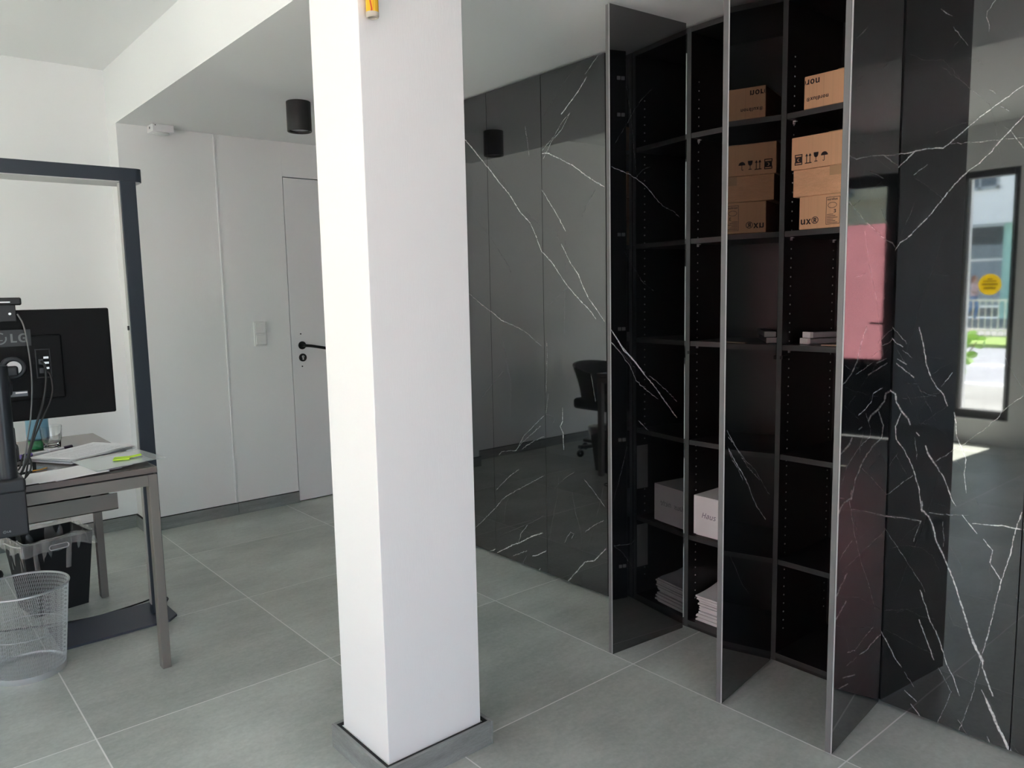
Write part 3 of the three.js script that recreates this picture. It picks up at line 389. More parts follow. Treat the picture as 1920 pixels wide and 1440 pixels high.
{ // monitor on a clamped arm
  const m = thing('monitor', 'black monitor seen from behind on a clamped desk stand', 'monitor', -2.045, DT, 1.70), mb = M({ color: lin(0.004, 0.004, 0.0045), roughness: 0.6, specularIntensity: 0.35, bumpMap: grain, bumpScale: 0.0003 });
  const y = v => v - DT;
  mesh('back_cover', rbox(0.616, 0.375, 0.022, 0.006, 0.0, y(1.143), 0), mb, m);
  mesh('screen', ext(-0.300, 0.300, y(0.965), y(1.322), -0.0118, -0.0108), M({ color: lin(0.004, 0.004, 0.005), roughness: 0.08 }), m);
  mesh('rear_bulge', rbox(0.34, 0.22, 0.02, 0.008, -0.02, y(1.135), 0.016), mb, m);
  const po = mesh('port_recess', mergeGeometries([rext(0.066, 0.112, y(1.098), y(1.102), 0.012, 0.0285, 0.001), rext(0.066, 0.112, y(1.194), y(1.198), 0.012, 0.0285, 0.001), rext(0.108, 0.112, y(1.1), y(1.196), 0.012, 0.0285, 0.001), rext(0.066, 0.070, y(1.1), y(1.196), 0.012, 0.0285, 0.001)]), black, m);
  mesh('port', mergeGeometries([0, 1, 2].map(i => ext(0.090, 0.105, y(1.128 + i * 0.018), y(1.135 + i * 0.018), 0.026, 0.0275))), steel, po);
  mesh('port', mergeGeometries([0, 1].map(i => rext(0.074, 0.088, y(1.115 + i * 0.03), y(1.133 + i * 0.03), 0.024, 0.034, 0.001))), M({ color: lin(0.05, 0.05, 0.055), roughness: 0.5 }), po);
  const lt = canvasTex(512, 256, (c, w, h) => { c.fillStyle = 'rgb(24,24,25)'; c.fillRect(0, 0, w, h); c.strokeStyle = c.fillStyle = 'rgb(92,95,95)'; c.lineWidth = 20; c.beginPath(); c.arc(120, 128, 84, -0.3, Math.PI * 2 - 0.9); c.stroke(); c.fillRect(116, 80, 12, 82); c.fillRect(116, 150, 46, 12); c.beginPath(); c.arc(84, 96, 11, 0, 6.3); c.fill(); c.font = 'bold 190px sans-serif'; c.fillText('LG', 240, 196); });
  mesh('logo', new THREE.PlaneGeometry(0.118, 0.055), M({ map: lt, roughness: 0.4 }), m, 0.0, y(1.238), 0.0263);
  mesh('rating_label', mergeGeometries([ext(-0.03, 0.035, y(1.042), y(1.060), 0.026, 0.0266)]), M({ color: lin(0.10, 0.11, 0.13), roughness: 0.4 }), m);
  mesh('label_bar', ext(0.0, 0.034, y(1.052), y(1.057), 0.0266, 0.027), paper, m);
  const arm = M({ color: lin(0.011, 0.013, 0.017), roughness: 0.4 });
  mesh('pivot_ring', new THREE.TorusGeometry(0.030, 0.010, 12, 32), arm, m, 0.0, y(1.140), 0.034);
  mesh('pivot_cap', cyl(0.022, 0.024, 0.02, 0, 0, 0, 32).rotateX(Math.PI / 2), M({ color: lin(0.66, 0.66, 0.66), roughness: 0.35 }), m, 0.0, y(1.140), 0.036);
  mesh('arm', mergeGeometries([rbox(0.04, 0.05, 0.14, 0.01, 0, 0, 0).rotateX(0.35).translate(-0.045, y(1.105), 0.11), rbox(0.05, 0.035, 0.03, 0.008, -0.015, y(1.13), 0.05)]), arm, m);
  mesh('post', cyl(0.026, 0.026, 1.16 - 0.80, -0.062, y(0.98), 0.195, 32), M({ color: lin(0.016, 0.020, 0.026), roughness: 0.3, metalness: 0.3 }), m);
  mesh('post_base', rext(-0.115, -0.022, y(DT) + 0.0005, 0.045, 0.06, 0.24, 0.01), arm, m);
  const cl = mesh('clamp', mergeGeometries([rext(-0.125, -0.024, y(0.622), 0.018, 0.1725, 0.235, 0.006), rext(-0.125, -0.024, y(0.622), y(0.640), 0.09, 0.18, 0.004)]), M({ color: lin(0.016, 0.018, 0.022), roughness: 0.5 }), m);
  const ct = canvasTex(256, 128, (c, w, h) => { c.fillStyle = 'rgb(34,36,40)'; c.fillRect(0, 0, w, h); c.fillStyle = c.strokeStyle = 'rgb(140,142,145)'; c.lineWidth = 9; c.beginPath(); c.arc(60, 64, 34, 0, 6.3); c.stroke(); c.fillRect(56, 46, 8, 34); c.font = 'bold 76px sans-serif'; c.fillText('LG', 112, 92); });
  mesh('logo', new THREE.PlaneGeometry(0.030, 0.014), M({ map: ct, roughness: 0.5 }), cl, -0.083, y(0.642), 0.2354);
  const w = thing('webcam', 'black webcam clipped to the top of the monitor', 'webcam', -2.045, 1.331, 1.70);
  mesh('body', rbox(0.094, 0.026, 0.026, 0.006, -0.004, 0.0285, 0.006), black, w); mesh('clip', rext(-0.032, 0.022, -0.038, 0.018, 0.0268, 0.034, 0.003), black, w); mesh('hinge', ext(-0.03, 0.02, 0.0005, 0.016, -0.008, 0.03), black, w); mesh('screw', cyl(0.004, 0.004, 0.003).rotateX(Math.PI / 2), brightMetal, w, 0.004, -0.012, 0.035); mesh('silver_strip', rext(-0.05, 0.010, 0.0245, 0.0285, 0.0185, 0.0198, 0.0005), brightMetal, w);
  const cb = M({ color: lin(0.02, 0.02, 0.02), roughness: 0.5 }), gc = M({ color: lin(0.16, 0.16, 0.16), roughness: 0.5 });
  tag(mesh('webcam_cable', tube([[-2.02, 1.318, 1.737], [-2.008, 1.285, 1.745], [-2.0, 1.2, 1.752], [-2.0, 1.09, 1.76], [-2.015, 0.98, 1.78], [-2.035, 0.90, 1.80], [-2.05, 0.82, 1.79], [-2.06, 0.768, 1.75]], 0.0024, 60), gc), 'thin grey webcam cable running down behind the monitor', 'cable');
  tag(mesh('display_cable', tube([[-1.964, 1.155, 1.737], [-1.958, 1.145, 1.752], [-1.958, 1.10, 1.76], [-1.975, 1.02, 1.77], [-2.01, 0.93, 1.79], [-2.04, 0.84, 1.80], [-2.065, 0.77, 1.77]], 0.0042, 60), cb), 'thick black display cable plugged into the monitor', 'cable');
  tag(mesh('power_cable', tube([[-1.948, 1.12, 1.737], [-1.943, 1.11, 1.750], [-1.941, 1.06, 1.757], [-1.955, 1.015, 1.765], [-1.985, 0.96, 1.775], [-2.02, 0.88, 1.78], [-2.04, 0.768, 1.73]], 0.003, 60), cb), 'black power cable with an inline adapter behind the monitor', 'cable');
}
{ // things on the desk
  const sheetGeo = (w, d, n, lift) => { const g = new THREE.BoxGeometry(w, 0.0006, d, 12, 1, 8), p = g.attributes.position; for (let k = 0; k < p.count; k++) p.setY(k, p.getY(k) + lift * Math.pow(Math.max(0, p.getX(k) / w + 0.1), 2) + 0.0012 * Math.sin(p.getX(k) * 30 + n) * Math.sin(p.getZ(k) * 24 + n)); g.computeVertexNormals(); return g; };
  const textSheet = M({ map: canvasTex(512, 724, (c, w, h) => { c.fillStyle = 'rgb(234,233,236)'; c.fillRect(0, 0, w, h); c.fillStyle = 'rgba(120,120,130,0.6)'; for (let y = 70; y < 660; y += 17) { if (rnd() < 0.15) continue; let x = 60; while (x < 430) { const l = rr(12, 60); c.fillRect(x, y, l, 4); x += l + 8; } } }), roughness: 0.85 });
  const a = thing('paper_pile', 'pile of printed sheets nearest the glass tumbler', 'papers', -1.80, DT, 1.42, 0.55);
  for (let i = 0; i < 7; i++) { const s = mesh('sheet', sheetGeo(0.297, 0.21, i, 0.004), i === 6 ? textSheet : paper, a, rr(-0.008, 0.008), 0.0016 + i * 0.0024, rr(-0.006, 0.006)); s.rotation.y = rr(-0.05, 0.05); }
  const b = thing('paper_pile', 'fanned loose sheets at the front edge of the desk', 'papers', -1.905, DT, 1.735, 0.2);
  [[0, 0, 0], [0.03, 0.012, 0.12], [-0.05, 0.03, -0.15]].forEach(([x, z, t], i) => { const s = mesh('sheet', sheetGeo(0.27, 0.185, i + 3, 0.008), i === 1 ? textSheet : paper, b, x, 0.0018 + i * 0.003, z); s.rotation.y = t; });
  const sl = thing('document_sleeve', 'clear plastic document sleeve at the desk corner', 'sleeve', -1.742, DT, 1.70, 0.12);
  const slm = mesh('sleeve', rbox(0.24, 0.0012, 0.25, 0.0005, 0, 0.0165, 0), M({ color: lin(0.86, 0.9, 0.9), transmission: 0.75, thickness: 0, roughness: 0.25 }), sl); slm.rotation.z = 0.035;
  mesh('insert_sheet', rbox(0.20, 0.0006, 0.21, 0.0002, -0.015, 0.0145, 0), paper, sl).rotation.z = 0.035;
  const lm = M({ color: lin(0.55, 0.86, 0.06), roughness: 0.7 });
  const n = thing('sticky_notes', 'lime green sticky notes on the clear sleeve', 'notes', -1.725, DT + 0.0185, 1.712, -0.35);
  mesh('note_pad', rext(-0.035, 0.020, 0, 0.005, -0.026, 0.026, 0.001), lm, n); const nf = mesh('loose_note', rext(0.010, 0.058, 0.001, 0.0035, -0.016, 0.014, 0.0008), lm, n); nf.rotation.z = 0.12; nf.rotation.y = 0.2;
  const g = thing('glass_tumbler', 'faceted drinking glass on the rear of the desk', 'glass', -1.868, DT, 1.20);
  const clear = M({ color: 0xffffff, transmission: 1, thickness: 0.01, roughness: 0.02, ior: 1.5 });
  mesh('glass_body', new THREE.LatheGeometry([[0.0001, 0.001], [0.028, 0.001], [0.030, 0.003], [0.0335, 0.04], [0.036, 0.043], [0.040, 0.098], [0.0385, 0.0985], [0.0345, 0.045], [0.031, 0.038], [0.0275, 0.012], [0.0001, 0.011]].map(v => new THREE.Vector2(...v)), 20), clear, g);
  const mg = thing('plastic_bottle', 'blue plastic bottle with green base behind the glass', 'bottle', -1.905, DT, 1.135);
  mesh('bottle_body', new THREE.LatheGeometry([[0.0001, 0.040], [0.039, 0.040], [0.041, 0.05], [0.041, 0.15], [0.036, 0.175], [0.016, 0.2], [0.015, 0.212], [0.0001, 0.212]].map(v => new THREE.Vector2(...v)), 28), M({ color: lin(0.30, 0.55, 0.68), transmission: 0.5, thickness: 0, roughness: 0.3 }), mg);
  mesh('bottle_base', new THREE.LatheGeometry([[0.0001, 0.001], [0.030, 0.001], [0.034, 0.006], [0.038, 0.04], [0.0001, 0.04]].map(v => new THREE.Vector2(...v)), 28), M({ color: lin(0.03, 0.24, 0.08), transmission: 0.3, thickness: 0, roughness: 0.3 }), mg); mesh('bottle_cap', cyl(0.0175, 0.0175, 0.02, 0, 0.222, 0, 24), M({ color: lin(0.03, 0.3, 0.45), roughness: 0.5 }), mg);
  [['marker pen with purple cap lying beside the paper pile', -1.925, 1.295, 0.35], ['marker pen with dark cap lying in front of the glass', -1.868, 1.272, 0.6]].forEach(([l, x, z, t], i) => { const k = thing('marker_pen', l, 'pen', x, DT + 0.0085, z, t); mesh('barrel', cyl(0.0078, 0.0078, 0.075, 0, 0, 0, 16).rotateZ(Math.PI / 2), paper, k); mesh('cap', cyl(0.0085, 0.0085, 0.042, 0, 0, 0, 16).rotateZ(Math.PI / 2), M({ color: i ? lin(0.035, 0.015, 0.05) : lin(0.14, 0.09, 0.36), roughness: 0.4 }), k, i ? 0.055 : -0.055, 0, 0); });
  const ad = thing('power_adapter', 'black power adapter box with white label behind the stand', 'adapter', -2.04, DT, 1.60, 0.3);
  mesh('housing', rext(-0.045, 0.045, 0.001, 0.034, -0.03, 0.03, 0.004), black, ad); mesh('label', ext(-0.03, 0.03, 0.006, 0.028, 0.0302, 0.0307), paper, ad);
  const dk = thing('docking_station', 'black docking box under the hanging cables', 'dock', -2.075, DT, 1.42, -0.2); mesh('housing', rext(-0.08, 0.06, 0.001, 0.075, -0.05, 0.05, 0.015), black, dk); mesh('fin', rext(0.01, 0.055, 0.06, 0.14, -0.03, 0.0, 0.01), black, dk);
  const bk = M({ color: lin(0.015, 0.015, 0.015), roughness: 0.5 });
  tag(mesh('cable_loop', tube([[-2.06, 0.772, 1.66], [-2.05, 0.80, 1.71], [-2.045, 0.835, 1.74], [-2.04, 0.85, 1.76], [-2.028, 0.835, 1.775], [-2.03, 0.80, 1.78], [-2.05, 0.775, 1.79], [-2.07, 0.766, 1.80]], 0.003, 50), bk), 'coiled black cable loop beside the stand post', 'cable');
  tag(mesh('orange_cable', tube([[-2.06, 0.764, 1.55], [-2.03, 0.764, 1.60], [-1.99, 0.764, 1.62], [-1.955, 0.764, 1.60]], 0.0024, 30), M({ color: lin(0.8, 0.36, 0.05), roughness: 0.5 })), 'thin orange cable lying on the desk', 'cable');
  tag(mesh('desk_cable', tube([[-2.07, 0.764, 1.30], [-2.03, 0.764, 1.36], [-1.99, 0.764, 1.37], [-1.96, 0.764, 1.33], [-1.98, 0.764, 1.28], [-2.02, 0.764, 1.25]], 0.0026, 40), bk), 'thin black cable curled beside the marker pen', 'cable');
}
{ // floor lamp
  const l = thing('floor_lamp', 'dark blue-grey office floor lamp with horizontal head over the desk', 'lamp', -1.535, 0, 1.285), lm = M({ color: lin(0.016, 0.024, 0.036), roughness: 0.45 });
  const sh = new THREE.Shape(); sh.moveTo(-0.40, -0.13); sh.lineTo(0.005, -0.13); sh.lineTo(0.045, -0.09); sh.lineTo(0.045, 0.09); sh.lineTo(0.005, 0.13); sh.lineTo(-0.40, 0.13);
  mesh('base_plate', new THREE.ExtrudeGeometry(sh, { depth: 0.008, bevelEnabled: true, bevelSize: 0.002, bevelThickness: 0.001, bevelSegments: 2 }).rotateX(Math.PI / 2).translate(0, 0.0092, 0), M({ color: lin(0.050, 0.058, 0.078), roughness: 0.5 }), l);
  mesh('post', rext(-0.030, 0.030, 0.009, 1.836, -0.022, 0.022, 0.003), lm, l);
  mesh('pale_side_strip', rext(-0.0325, -0.0298, 0.05, 1.83, -0.015, 0.015, 0.001), M({ color: lin(0.40, 0.40, 0.38), roughness: 0.5 }), l);  // paler strip along one side face of the post
  const hs = new THREE.Shape(), r = 0.03, xr = 0.060, xl = -1.0, zh = 0.0825; hs.moveTo(xl, -zh); hs.lineTo(xr - r, -zh); hs.quadraticCurveTo(xr, -zh, xr, -zh + r); hs.lineTo(xr, zh - r); hs.quadraticCurveTo(xr, zh, xr - r, zh); hs.lineTo(xl, zh);
  const head = mesh('lamp_head', new THREE.ExtrudeGeometry(hs, { depth: 0.053, bevelEnabled: false, curveSegments: 10 }).rotateX(Math.PI / 2).translate(0, 1.889, -0.0675), lm, l);
  const us = new THREE.Shape(); us.moveTo(xl + 0.005, -zh + 0.004); us.lineTo(xr - r, -zh + 0.004); us.quadraticCurveTo(xr - 0.004, -zh + 0.004, xr - 0.004, -zh + r); us.lineTo(xr - 0.004, zh - r); us.quadraticCurveTo(xr - 0.004, zh - 0.004, xr - r, zh - 0.004); us.lineTo(xl + 0.005, zh - 0.004);
  mesh('diffuser', new THREE.ExtrudeGeometry(us, { depth: 0.004, bevelEnabled: false }).rotateX(Math.PI / 2).translate(0, 1.837, -0.0675), M({ color: lin(0.70, 0.70, 0.69), roughness: 0.6 }), head);
  mesh('switch', rext(-0.038, -0.030, 1.232, 1.250, -0.006, 0.006, 0.001), black, l);
  tag(mesh('lamp_cable', tube([[-1.50, 0.006, 1.22], [-1.475, 0.008, 1.19], [-1.46, 0.006, 1.14], [-1.49, 0.005, 1.10], [-1.56, 0.005, 1.12], [-1.66, 0.005, 1.14], [-1.76, 0.005, 1.15], [-1.86, 0.005, 1.13], [-2.0, 0.005, 1.08], [-2.2, 0.005, 1.0]], 0.0035, 90), black), 'black cable lying on the floor behind the lamp base', 'cable');
}
{ // office chair on the far side of the desk
  const c = thing('office_chair', 'black tub-backed office chair behind the desk and monitor', 'chair', -2.27, 0, 0.42, 0.0), fm = M({ color: lin(0.010, 0.011, 0.013), roughness: 0.7 });
  const pos = [], idx = [], N = 28, R = 8; for (let s = 0; s < 2; s++) for (let j = 0; j <= R; j++) for (let i = 0; i <= N; i++) { // curved shell: back and arms in one sweep
    const t = (i / N - 0.5) * 2, a = t * 1.85, v = j / R, back = Math.cos(a * 0.5), top = 0.70 + 0.07 * Math.pow(Math.max(0, back - 0.55) / 0.45, 1.5), y = 0.44 + (top - 0.44) * v, r = 0.225 + 0.075 * Math.pow(v, 1.6) - (s ? 0.035 : 0);
    pos.push(Math.sin(a) * r, y, -Math.cos(a) * r * 0.95); if (i < N && j < R) { const p = s * (R + 1) * (N + 1) + j * (N + 1) + i, d = p + N + 1; s ? idx.push(p, p + 1, d, p + 1, d + 1, d) : idx.push(p, d, p + 1, p + 1, d, d + 1); }
  }
  const off = (R + 1) * (N + 1); for (let i = 0; i < N; i++) { const p = R * (N + 1) + i; idx.push(p, p + off, p + 1, p + 1, p + off, p + off + 1); } for (const i of [0, N]) for (let j = 0; j < R; j++) { const p = j * (N + 1) + i, d = p + N + 1; idx.push(p, p + off, d, d, p + off, d + off); }
  const g = new THREE.BufferGeometry(); g.setAttribute('position', new THREE.Float32BufferAttribute(pos, 3)); g.setIndex(idx); g.computeVertexNormals();
  mesh('backrest', g, fm, c); mesh('seat', rbox(0.44, 0.09, 0.44, 0.03, 0, 0.435, 0.02), fm, c); mesh('column', cyl(0.028, 0.028, 0.30, 0, 0.245, 0, 20), steel, c);
  for (let k = 0; k < 5; k++) { const a = k / 5 * Math.PI * 2 + 0.3, l = mesh('leg', rbox(0.27, 0.03, 0.04, 0.01, 0.145, 0, 0), black, c, 0, 0.085, 0); l.rotation.y = a; mesh('castor', new THREE.TorusGeometry(0.02, 0.012, 8, 16), black, l, 0.265, -0.052, 0); }
}
{ // black bin with liner
  const b = thing('black_bin', 'black rectangular waste bin with a clear bin liner', 'bin', -1.862, 0, 0.86, 0.16), bm = M({ color: lin(0.008, 0.008, 0.010), roughness: 0.5 });
  const taper = (w, d, h, k, t) => { // open tapered box shell
    const outer = [[-w, -d], [w, -d], [w, d], [-w, d]], pos = [], idx = []; const ring = (s, y) => { for (const [x, z] of outer) pos.push(x * s, y, z * s); };
    ring(k, 0); ring(1, h); ring(1 - t / w, h); ring(k - t / w, t); const q = (a, c) => { for (let i = 0; i < 4; i++) { const j = (i + 1) % 4; idx.push(a + i, c + i, a + j, a + j, c + i, c + j); } };
    q(0, 4); q(4, 8); q(8, 12); idx.push(0, 1, 2, 0, 2, 3, 12, 14, 13, 12, 15, 14); const g = new THREE.BufferGeometry(); g.setAttribute('position', new THREE.Float32BufferAttribute(pos, 3)); g.setIndex(idx); const n = g.toNonIndexed(); n.computeVertexNormals(); return n;
  };
  mesh('body', taper(0.140, 0.125, 0.33, 0.78, 0.004), bm, b);
  const oval = (() => { const s = new THREE.Shape(); s.absarc(-0.028, 0, 0.0125, Math.PI / 2, Math.PI * 1.5); s.absarc(0.028, 0, 0.0125, -Math.PI / 2, Math.PI / 2); const h = new THREE.Path(); h.absarc(-0.028, 0, 0.009, Math.PI / 2, Math.PI * 1.5); h.absarc(0.028, 0, 0.009, -Math.PI / 2, Math.PI / 2); s.holes.push(h); return new THREE.ExtrudeGeometry(s, { depth: 0.004, bevelEnabled: false }); })();
  const wm = M({ color: lin(0.75, 0.75, 0.76), roughness: 0.4 });
  mesh('handle_ring', oval, wm, b, 0.0, 0.298, 0.1235); const hr = mesh('handle_ring', oval, wm, b, 0.02, 0.298, -0.1275);
  mesh('handle_slot', rbox(0.062, 0.017, 0.002, 0.0008, 0, 0.298, 0.1235), M({ color: lin(0.10, 0.10, 0.11), roughness: 0.5 }), b);
  const lp = [], li = [], N = 160, rows = [[0.84, 0.19], [0.93, 0.27], [0.985, 0.325], [1.02, 0.345], [1.05, 0.335], [1.06, 0.312], [1.065, 0.288]]; for (let k = 0; k < rows.length; k++) for (let i = 0; i <= N; i++) { // crumpled liner folded over the rim
    const t = (i % N) / N * 4, s = Math.floor(t) % 4, f = t - Math.floor(t), c = [[-1, -1], [1, -1], [1, 1], [-1, 1]], [ax, az] = c[s], [bx, bz] = c[(s + 1) % 4], [sc, y] = rows[k], a = (i % N) / N * Math.PI * 2, wv = Math.sin(a * 9 + k * 0.5) + 0.7 * Math.sin(a * 17 + 1 - k * 0.4) + 0.35 * Math.sin(a * 31 + k * 0.7), j = [0.010, 0.007, 0.003, 0.0025, 0.003, 0.005, 0.006][k], dx = (ax + (bx - ax) * f), dz = (az + (bz - az) * f);
    lp.push(dx * (0.140 * sc + wv * j), y + (Math.sin(a * 9 + 1) + Math.sin(a * 5 + 2)) * (k > 4 ? 0.007 : 0.004), dz * (0.125 * sc + wv * j));
    if (k < rows.length - 1 && i < N) { const p = k * (N + 1) + i, d = p + N + 1; li.push(p, d, p + 1, p + 1, d, d + 1); }
  }
  const lg = new THREE.BufferGeometry(); lg.setAttribute('position', new THREE.Float32BufferAttribute(lp, 3)); lg.setIndex(li); lg.computeVertexNormals(); const lf = lg;
  mesh('bin_liner', lf, M({ color: lin(0.95, 0.94, 0.92), transmission: 0.82, thickness: 0, roughness: 0.2, side: THREE.DoubleSide }), b);
  mesh('rim_bail', tube([[-0.150, 0.30, -0.10], [-0.156, 0.315, -0.05], [-0.152, 0.32, 0.06], [-0.146, 0.328, 0.12]], 0.003, 24, 8), wm, b);
}
{ // silver mesh bin
  const b = thing('mesh_bin', 'round silver wire-mesh waste bin in front of the desk', 'bin', -2.055, 0, 1.512), wire = M({ color: lin(0.62, 0.64, 0.66), roughness: 0.35, metalness: 0.7 });
  const r0 = 0.118, r1 = 0.150, h = 0.325, N = 150, a = [];
  const P = (t, y) => { const r = r0 + (r1 - r0) * y / h; return [r * Math.cos(t), y, r * Math.sin(t)]; };
  const bar = (p, q, w) => { const d = V(...q).sub(V(...p)), g = new THREE.CylinderGeometry(w, w, d.length(), 4, 1, true); g.applyQuaternion(new THREE.Quaternion().setFromUnitVectors(V(0, 1, 0), d.clone().normalize())); const m = V(...p).add(V(...q)).multiplyScalar(0.5); return g.translate(m.x, m.y, m.z); };
  for (let k = 0; k < N; k++) for (const s of [-1, 1]) { const n = 7; let prev = null; for (let i = 0; i <= n; i++) { const y = 0.02 + (h - 0.025) * i / n, t = (k / N) * Math.PI * 2 + s * i / n * 0.42, q = P(t, y); if (prev) a.push(bar(prev, q, 0.00042)); prev = q; } }
  const m = mesh('mesh_wall', mergeGeometries(a), wire, b); m.userData.kind = 'stuff';
  mesh('rim', new THREE.TorusGeometry(r1, 0.0042, 10, 64).rotateX(Math.PI / 2), wire, b, 0, h, 0);
  mesh('band', new THREE.TorusGeometry(r0 + (r1 - r0) * 0.5, 0.0014, 6, 64).rotateX(Math.PI / 2), wire, b, 0, h * 0.5, 0);
  mesh('base', new THREE.LatheGeometry([[0.0001, 0.006], [r0 - 0.002, 0.006], [r0 + 0.001, 0.022], [r0 + 0.0035, 0.022], [r0 + 0.002, 0.0], [r0 - 0.004, 0.0005], [r0 - 0.006, 0.004], [0.0001, 0.004]].map(v => new THREE.Vector2(...v)), 64), wire, b);
}
// ---------------------------------------------------------------- the street outside
const gy = -0.12;
{
  const asphalt = M({ map: noiseTex(256, [[8, 14], [64, 20], [128, 20]], v => [132 + v, 135 + v, 142 + v]), roughness: 0.9 }), pave = M({ map: noiseTex(256, [[8, 14], [32, 14], [128, 16]], v => [128 + v, 129 + v, 128 + v]), roughness: 0.9 });
  const ground = (name, label, x0, x1, y, mat, cat) => { const g = ext(x0, x1, gy - 0.2, y, -60, 70), uv = g.attributes.uv, p = g.attributes.position; for (let k = 0; k < uv.count; k++) uv.setXY(k, p.getX(k) / 3, p.getZ(k) / 3); struct(name, label, cat, g, mat); };
  ground('near_pavement', 'grey pavement outside the windows', -9.9, XW - 0.35, gy, pave, 'pavement'); struct('side_pavement', 'grey pavement outside the end wall', 'pavement', ext(XW - 0.35, 30, gy - 0.2, gy, ZE + 0.2, 70), pave); ground('road', 'asphalt road beyond the pavement', -18.4, -9.9, gy - 0.09, asphalt, 'road');
  ground('verge', 'grass verge along the road', -21.5, -18.4, gy, M({ map: noiseTex(256, [[16, 30], [64, 40], [128, 50]], v => [126 + v, 150 + v, 82 + v * 0.6]), roughness: 1 }), 'verge'); ground('far_pavement', 'pale pavement across the street', -33, -21.5, gy + 0.02, pave, 'pavement');
  const wl = M({ color: lin(0.8, 0.8, 0.8), roughness: 0.8 }); struct('road_marking', 'white lane line nearest the windows', 'marking', ext(-10.95, -10.8, gy - 0.09, gy - 0.084, -60, 70), wl); struct('road_marking', 'white lane line across the road', 'marking', ext(-14.1, -13.95, gy - 0.09, gy - 0.084, -60, 70), wl);
  const f = thing('street_fence', 'low white bar fence along the grass verge', 'fence', -21.6, gy + 0.02, 0), fm = M({ color: lin(0.75, 0.75, 0.72), roughness: 0.6 });
  for (const y of [0.12, 0.95]) mesh('rail', ext(-0.02, 0.02, y, y + 0.04, -22, 4), fm, f);
  for (let z = -22; z < 4; z += 0.16) mesh('bar', ext(-0.012, 0.012, 0, 0.97, z, z + 0.024), fm, f);
  tag(mesh('bollard', mergeGeometries([cyl(0.09, 0.09, 1.05, 0, 0.525, 0, 16), cyl(0.13, 0.09, 0.12, 0, 1.06, 0, 16)]), M({ color: lin(0.70, 0.16, 0.12), roughness: 0.6 }), undefined, -21.2, gy, -3.75), 'red bollard beside the street fence', 'bollard');
}
function facade(name, label, z0, z1, wallMat, baseMat, cornice, shop) {
  const b = thing(name, label, 'building', -33, gy, 0), H = 11;
  mesh('upper_wall', ext(-8, 0, 3.85, H, z0, z1), wallMat, b);
  if (shop) { // recessed shop front on pillars
    mesh('shop_back', ext(-8, -2.2, 0, 3.85, z0, z1), M({ color: lin(0.10, 0.11, 0.12), roughness: 0.4 }), b);
    const pm = M({ color: lin(0.45, 0.72, 0.62), roughness: 0.6 }); for (let z = z0 + 1.2; z < z1; z += 4.4) mesh('column', cyl(0.34, 0.36, 3.85, -0.6, 1.925, z, 20), pm, b);
    for (let z = z0 + 2.2; z < z1 - 3.6; z += 4.4) { mesh('shop_window', ext(-2.18, -2.1, 0.5, 3.1, z, z + 3.4), M({ color: lin(0.28, 0.32, 0.36), roughness: 0.1 }), b); mesh('window_bar', mergeGeometries([ext(-2.1, -2.0, 2.4, 2.5, z, z + 3.4), ext(-2.1, -2.0, 0.4, 0.5, z, z + 3.4)]), wallMat, b); }
  } else mesh('lower_wall', ext(-8, 0, 0, 3.85, z0, z1), baseMat, b);
  if (cornice) { mesh('cornice', mergeGeometries([ext(0, 0.16, 3.85, 4.0, z0, z1), ext(0, 0.1, 4.9, 5.0, z0, z1), ext(0, 0.2, 5.0, 5.1, z0, z1)]), wallMat, b); for (let z = z0 + 1.2; z < z1 - 3; z += 3.1) mesh('relief_panel', mergeGeometries([ext(0, 0.05, 4.2, 4.27, z, z + 2.2), ext(0, 0.05, 4.66, 4.73, z, z + 2.2), ext(0, 0.05, 4.2, 4.73, z, z + 0.07), ext(0, 0.05, 4.2, 4.73, z + 2.13, z + 2.2)]), wallMat, b); }
  const gl = M({ color: lin(0.10, 0.12, 0.14), roughness: 0.05 }), fr = M({ color: lin(0.42, 0.45, 0.47), roughness: 0.5 });
  for (let y = 5.2; y < H - 3; y += 3.4) for (let z = z0 + 1.0; z < z1 - 2; z += 3.1) { const w = mesh('window', mergeGeometries([ext(0, 0.07, y, y + 0.12, z, z + 1.4), ext(0, 0.07, y + 1.9, y + 2.02, z, z + 1.4), ext(0, 0.07, y, y + 2, z, z + 0.1), ext(0, 0.07, y, y + 2, z + 1.3, z + 1.4), ext(0, 0.07, y, y + 2, z + 0.66, z + 0.74)]), fr, b); mesh('pane', ext(0.005, 0.02, y + 0.1, y + 1.92, z + 0.08, z + 1.32), gl, w); }
  return b;
}
facade('white_building', 'white building with a shop arcade across the street', -34, 1.5, M({ color: lin(0.93, 0.93, 0.92), roughness: 0.9 }), null, false, true);
facade('cream_building', 'cream building with moulded cornice across the street', 1.6, 44, M({ color: lin(0.86, 0.79, 0.60), roughness: 0.9 }), M({ color: lin(0.55, 0.42, 0.34), roughness: 0.9 }), true, false);
struct('upper_storeys', 'storeys of the house above the room', 'wall', ext(XW - 0.35, XR + 3, H_HIGH + 0.25, 15, -12, ZE + 0.2), M({ color: lin(0.6, 0.57, 0.5), roughness: 0.9 }));
struct('neighbour_walls', 'ground floor of the house around the room', 'wall', mergeGeometries([ext(XW - 0.35, XR + 3, -0.1, H_HIGH + 0.25, -12, -0.45), ext(XR + 0.2, XR + 3, -0.1, H_HIGH + 0.25, -0.45, ZE + 0.2)]), M({ color: lin(0.6, 0.57, 0.5), roughness: 0.9 }));
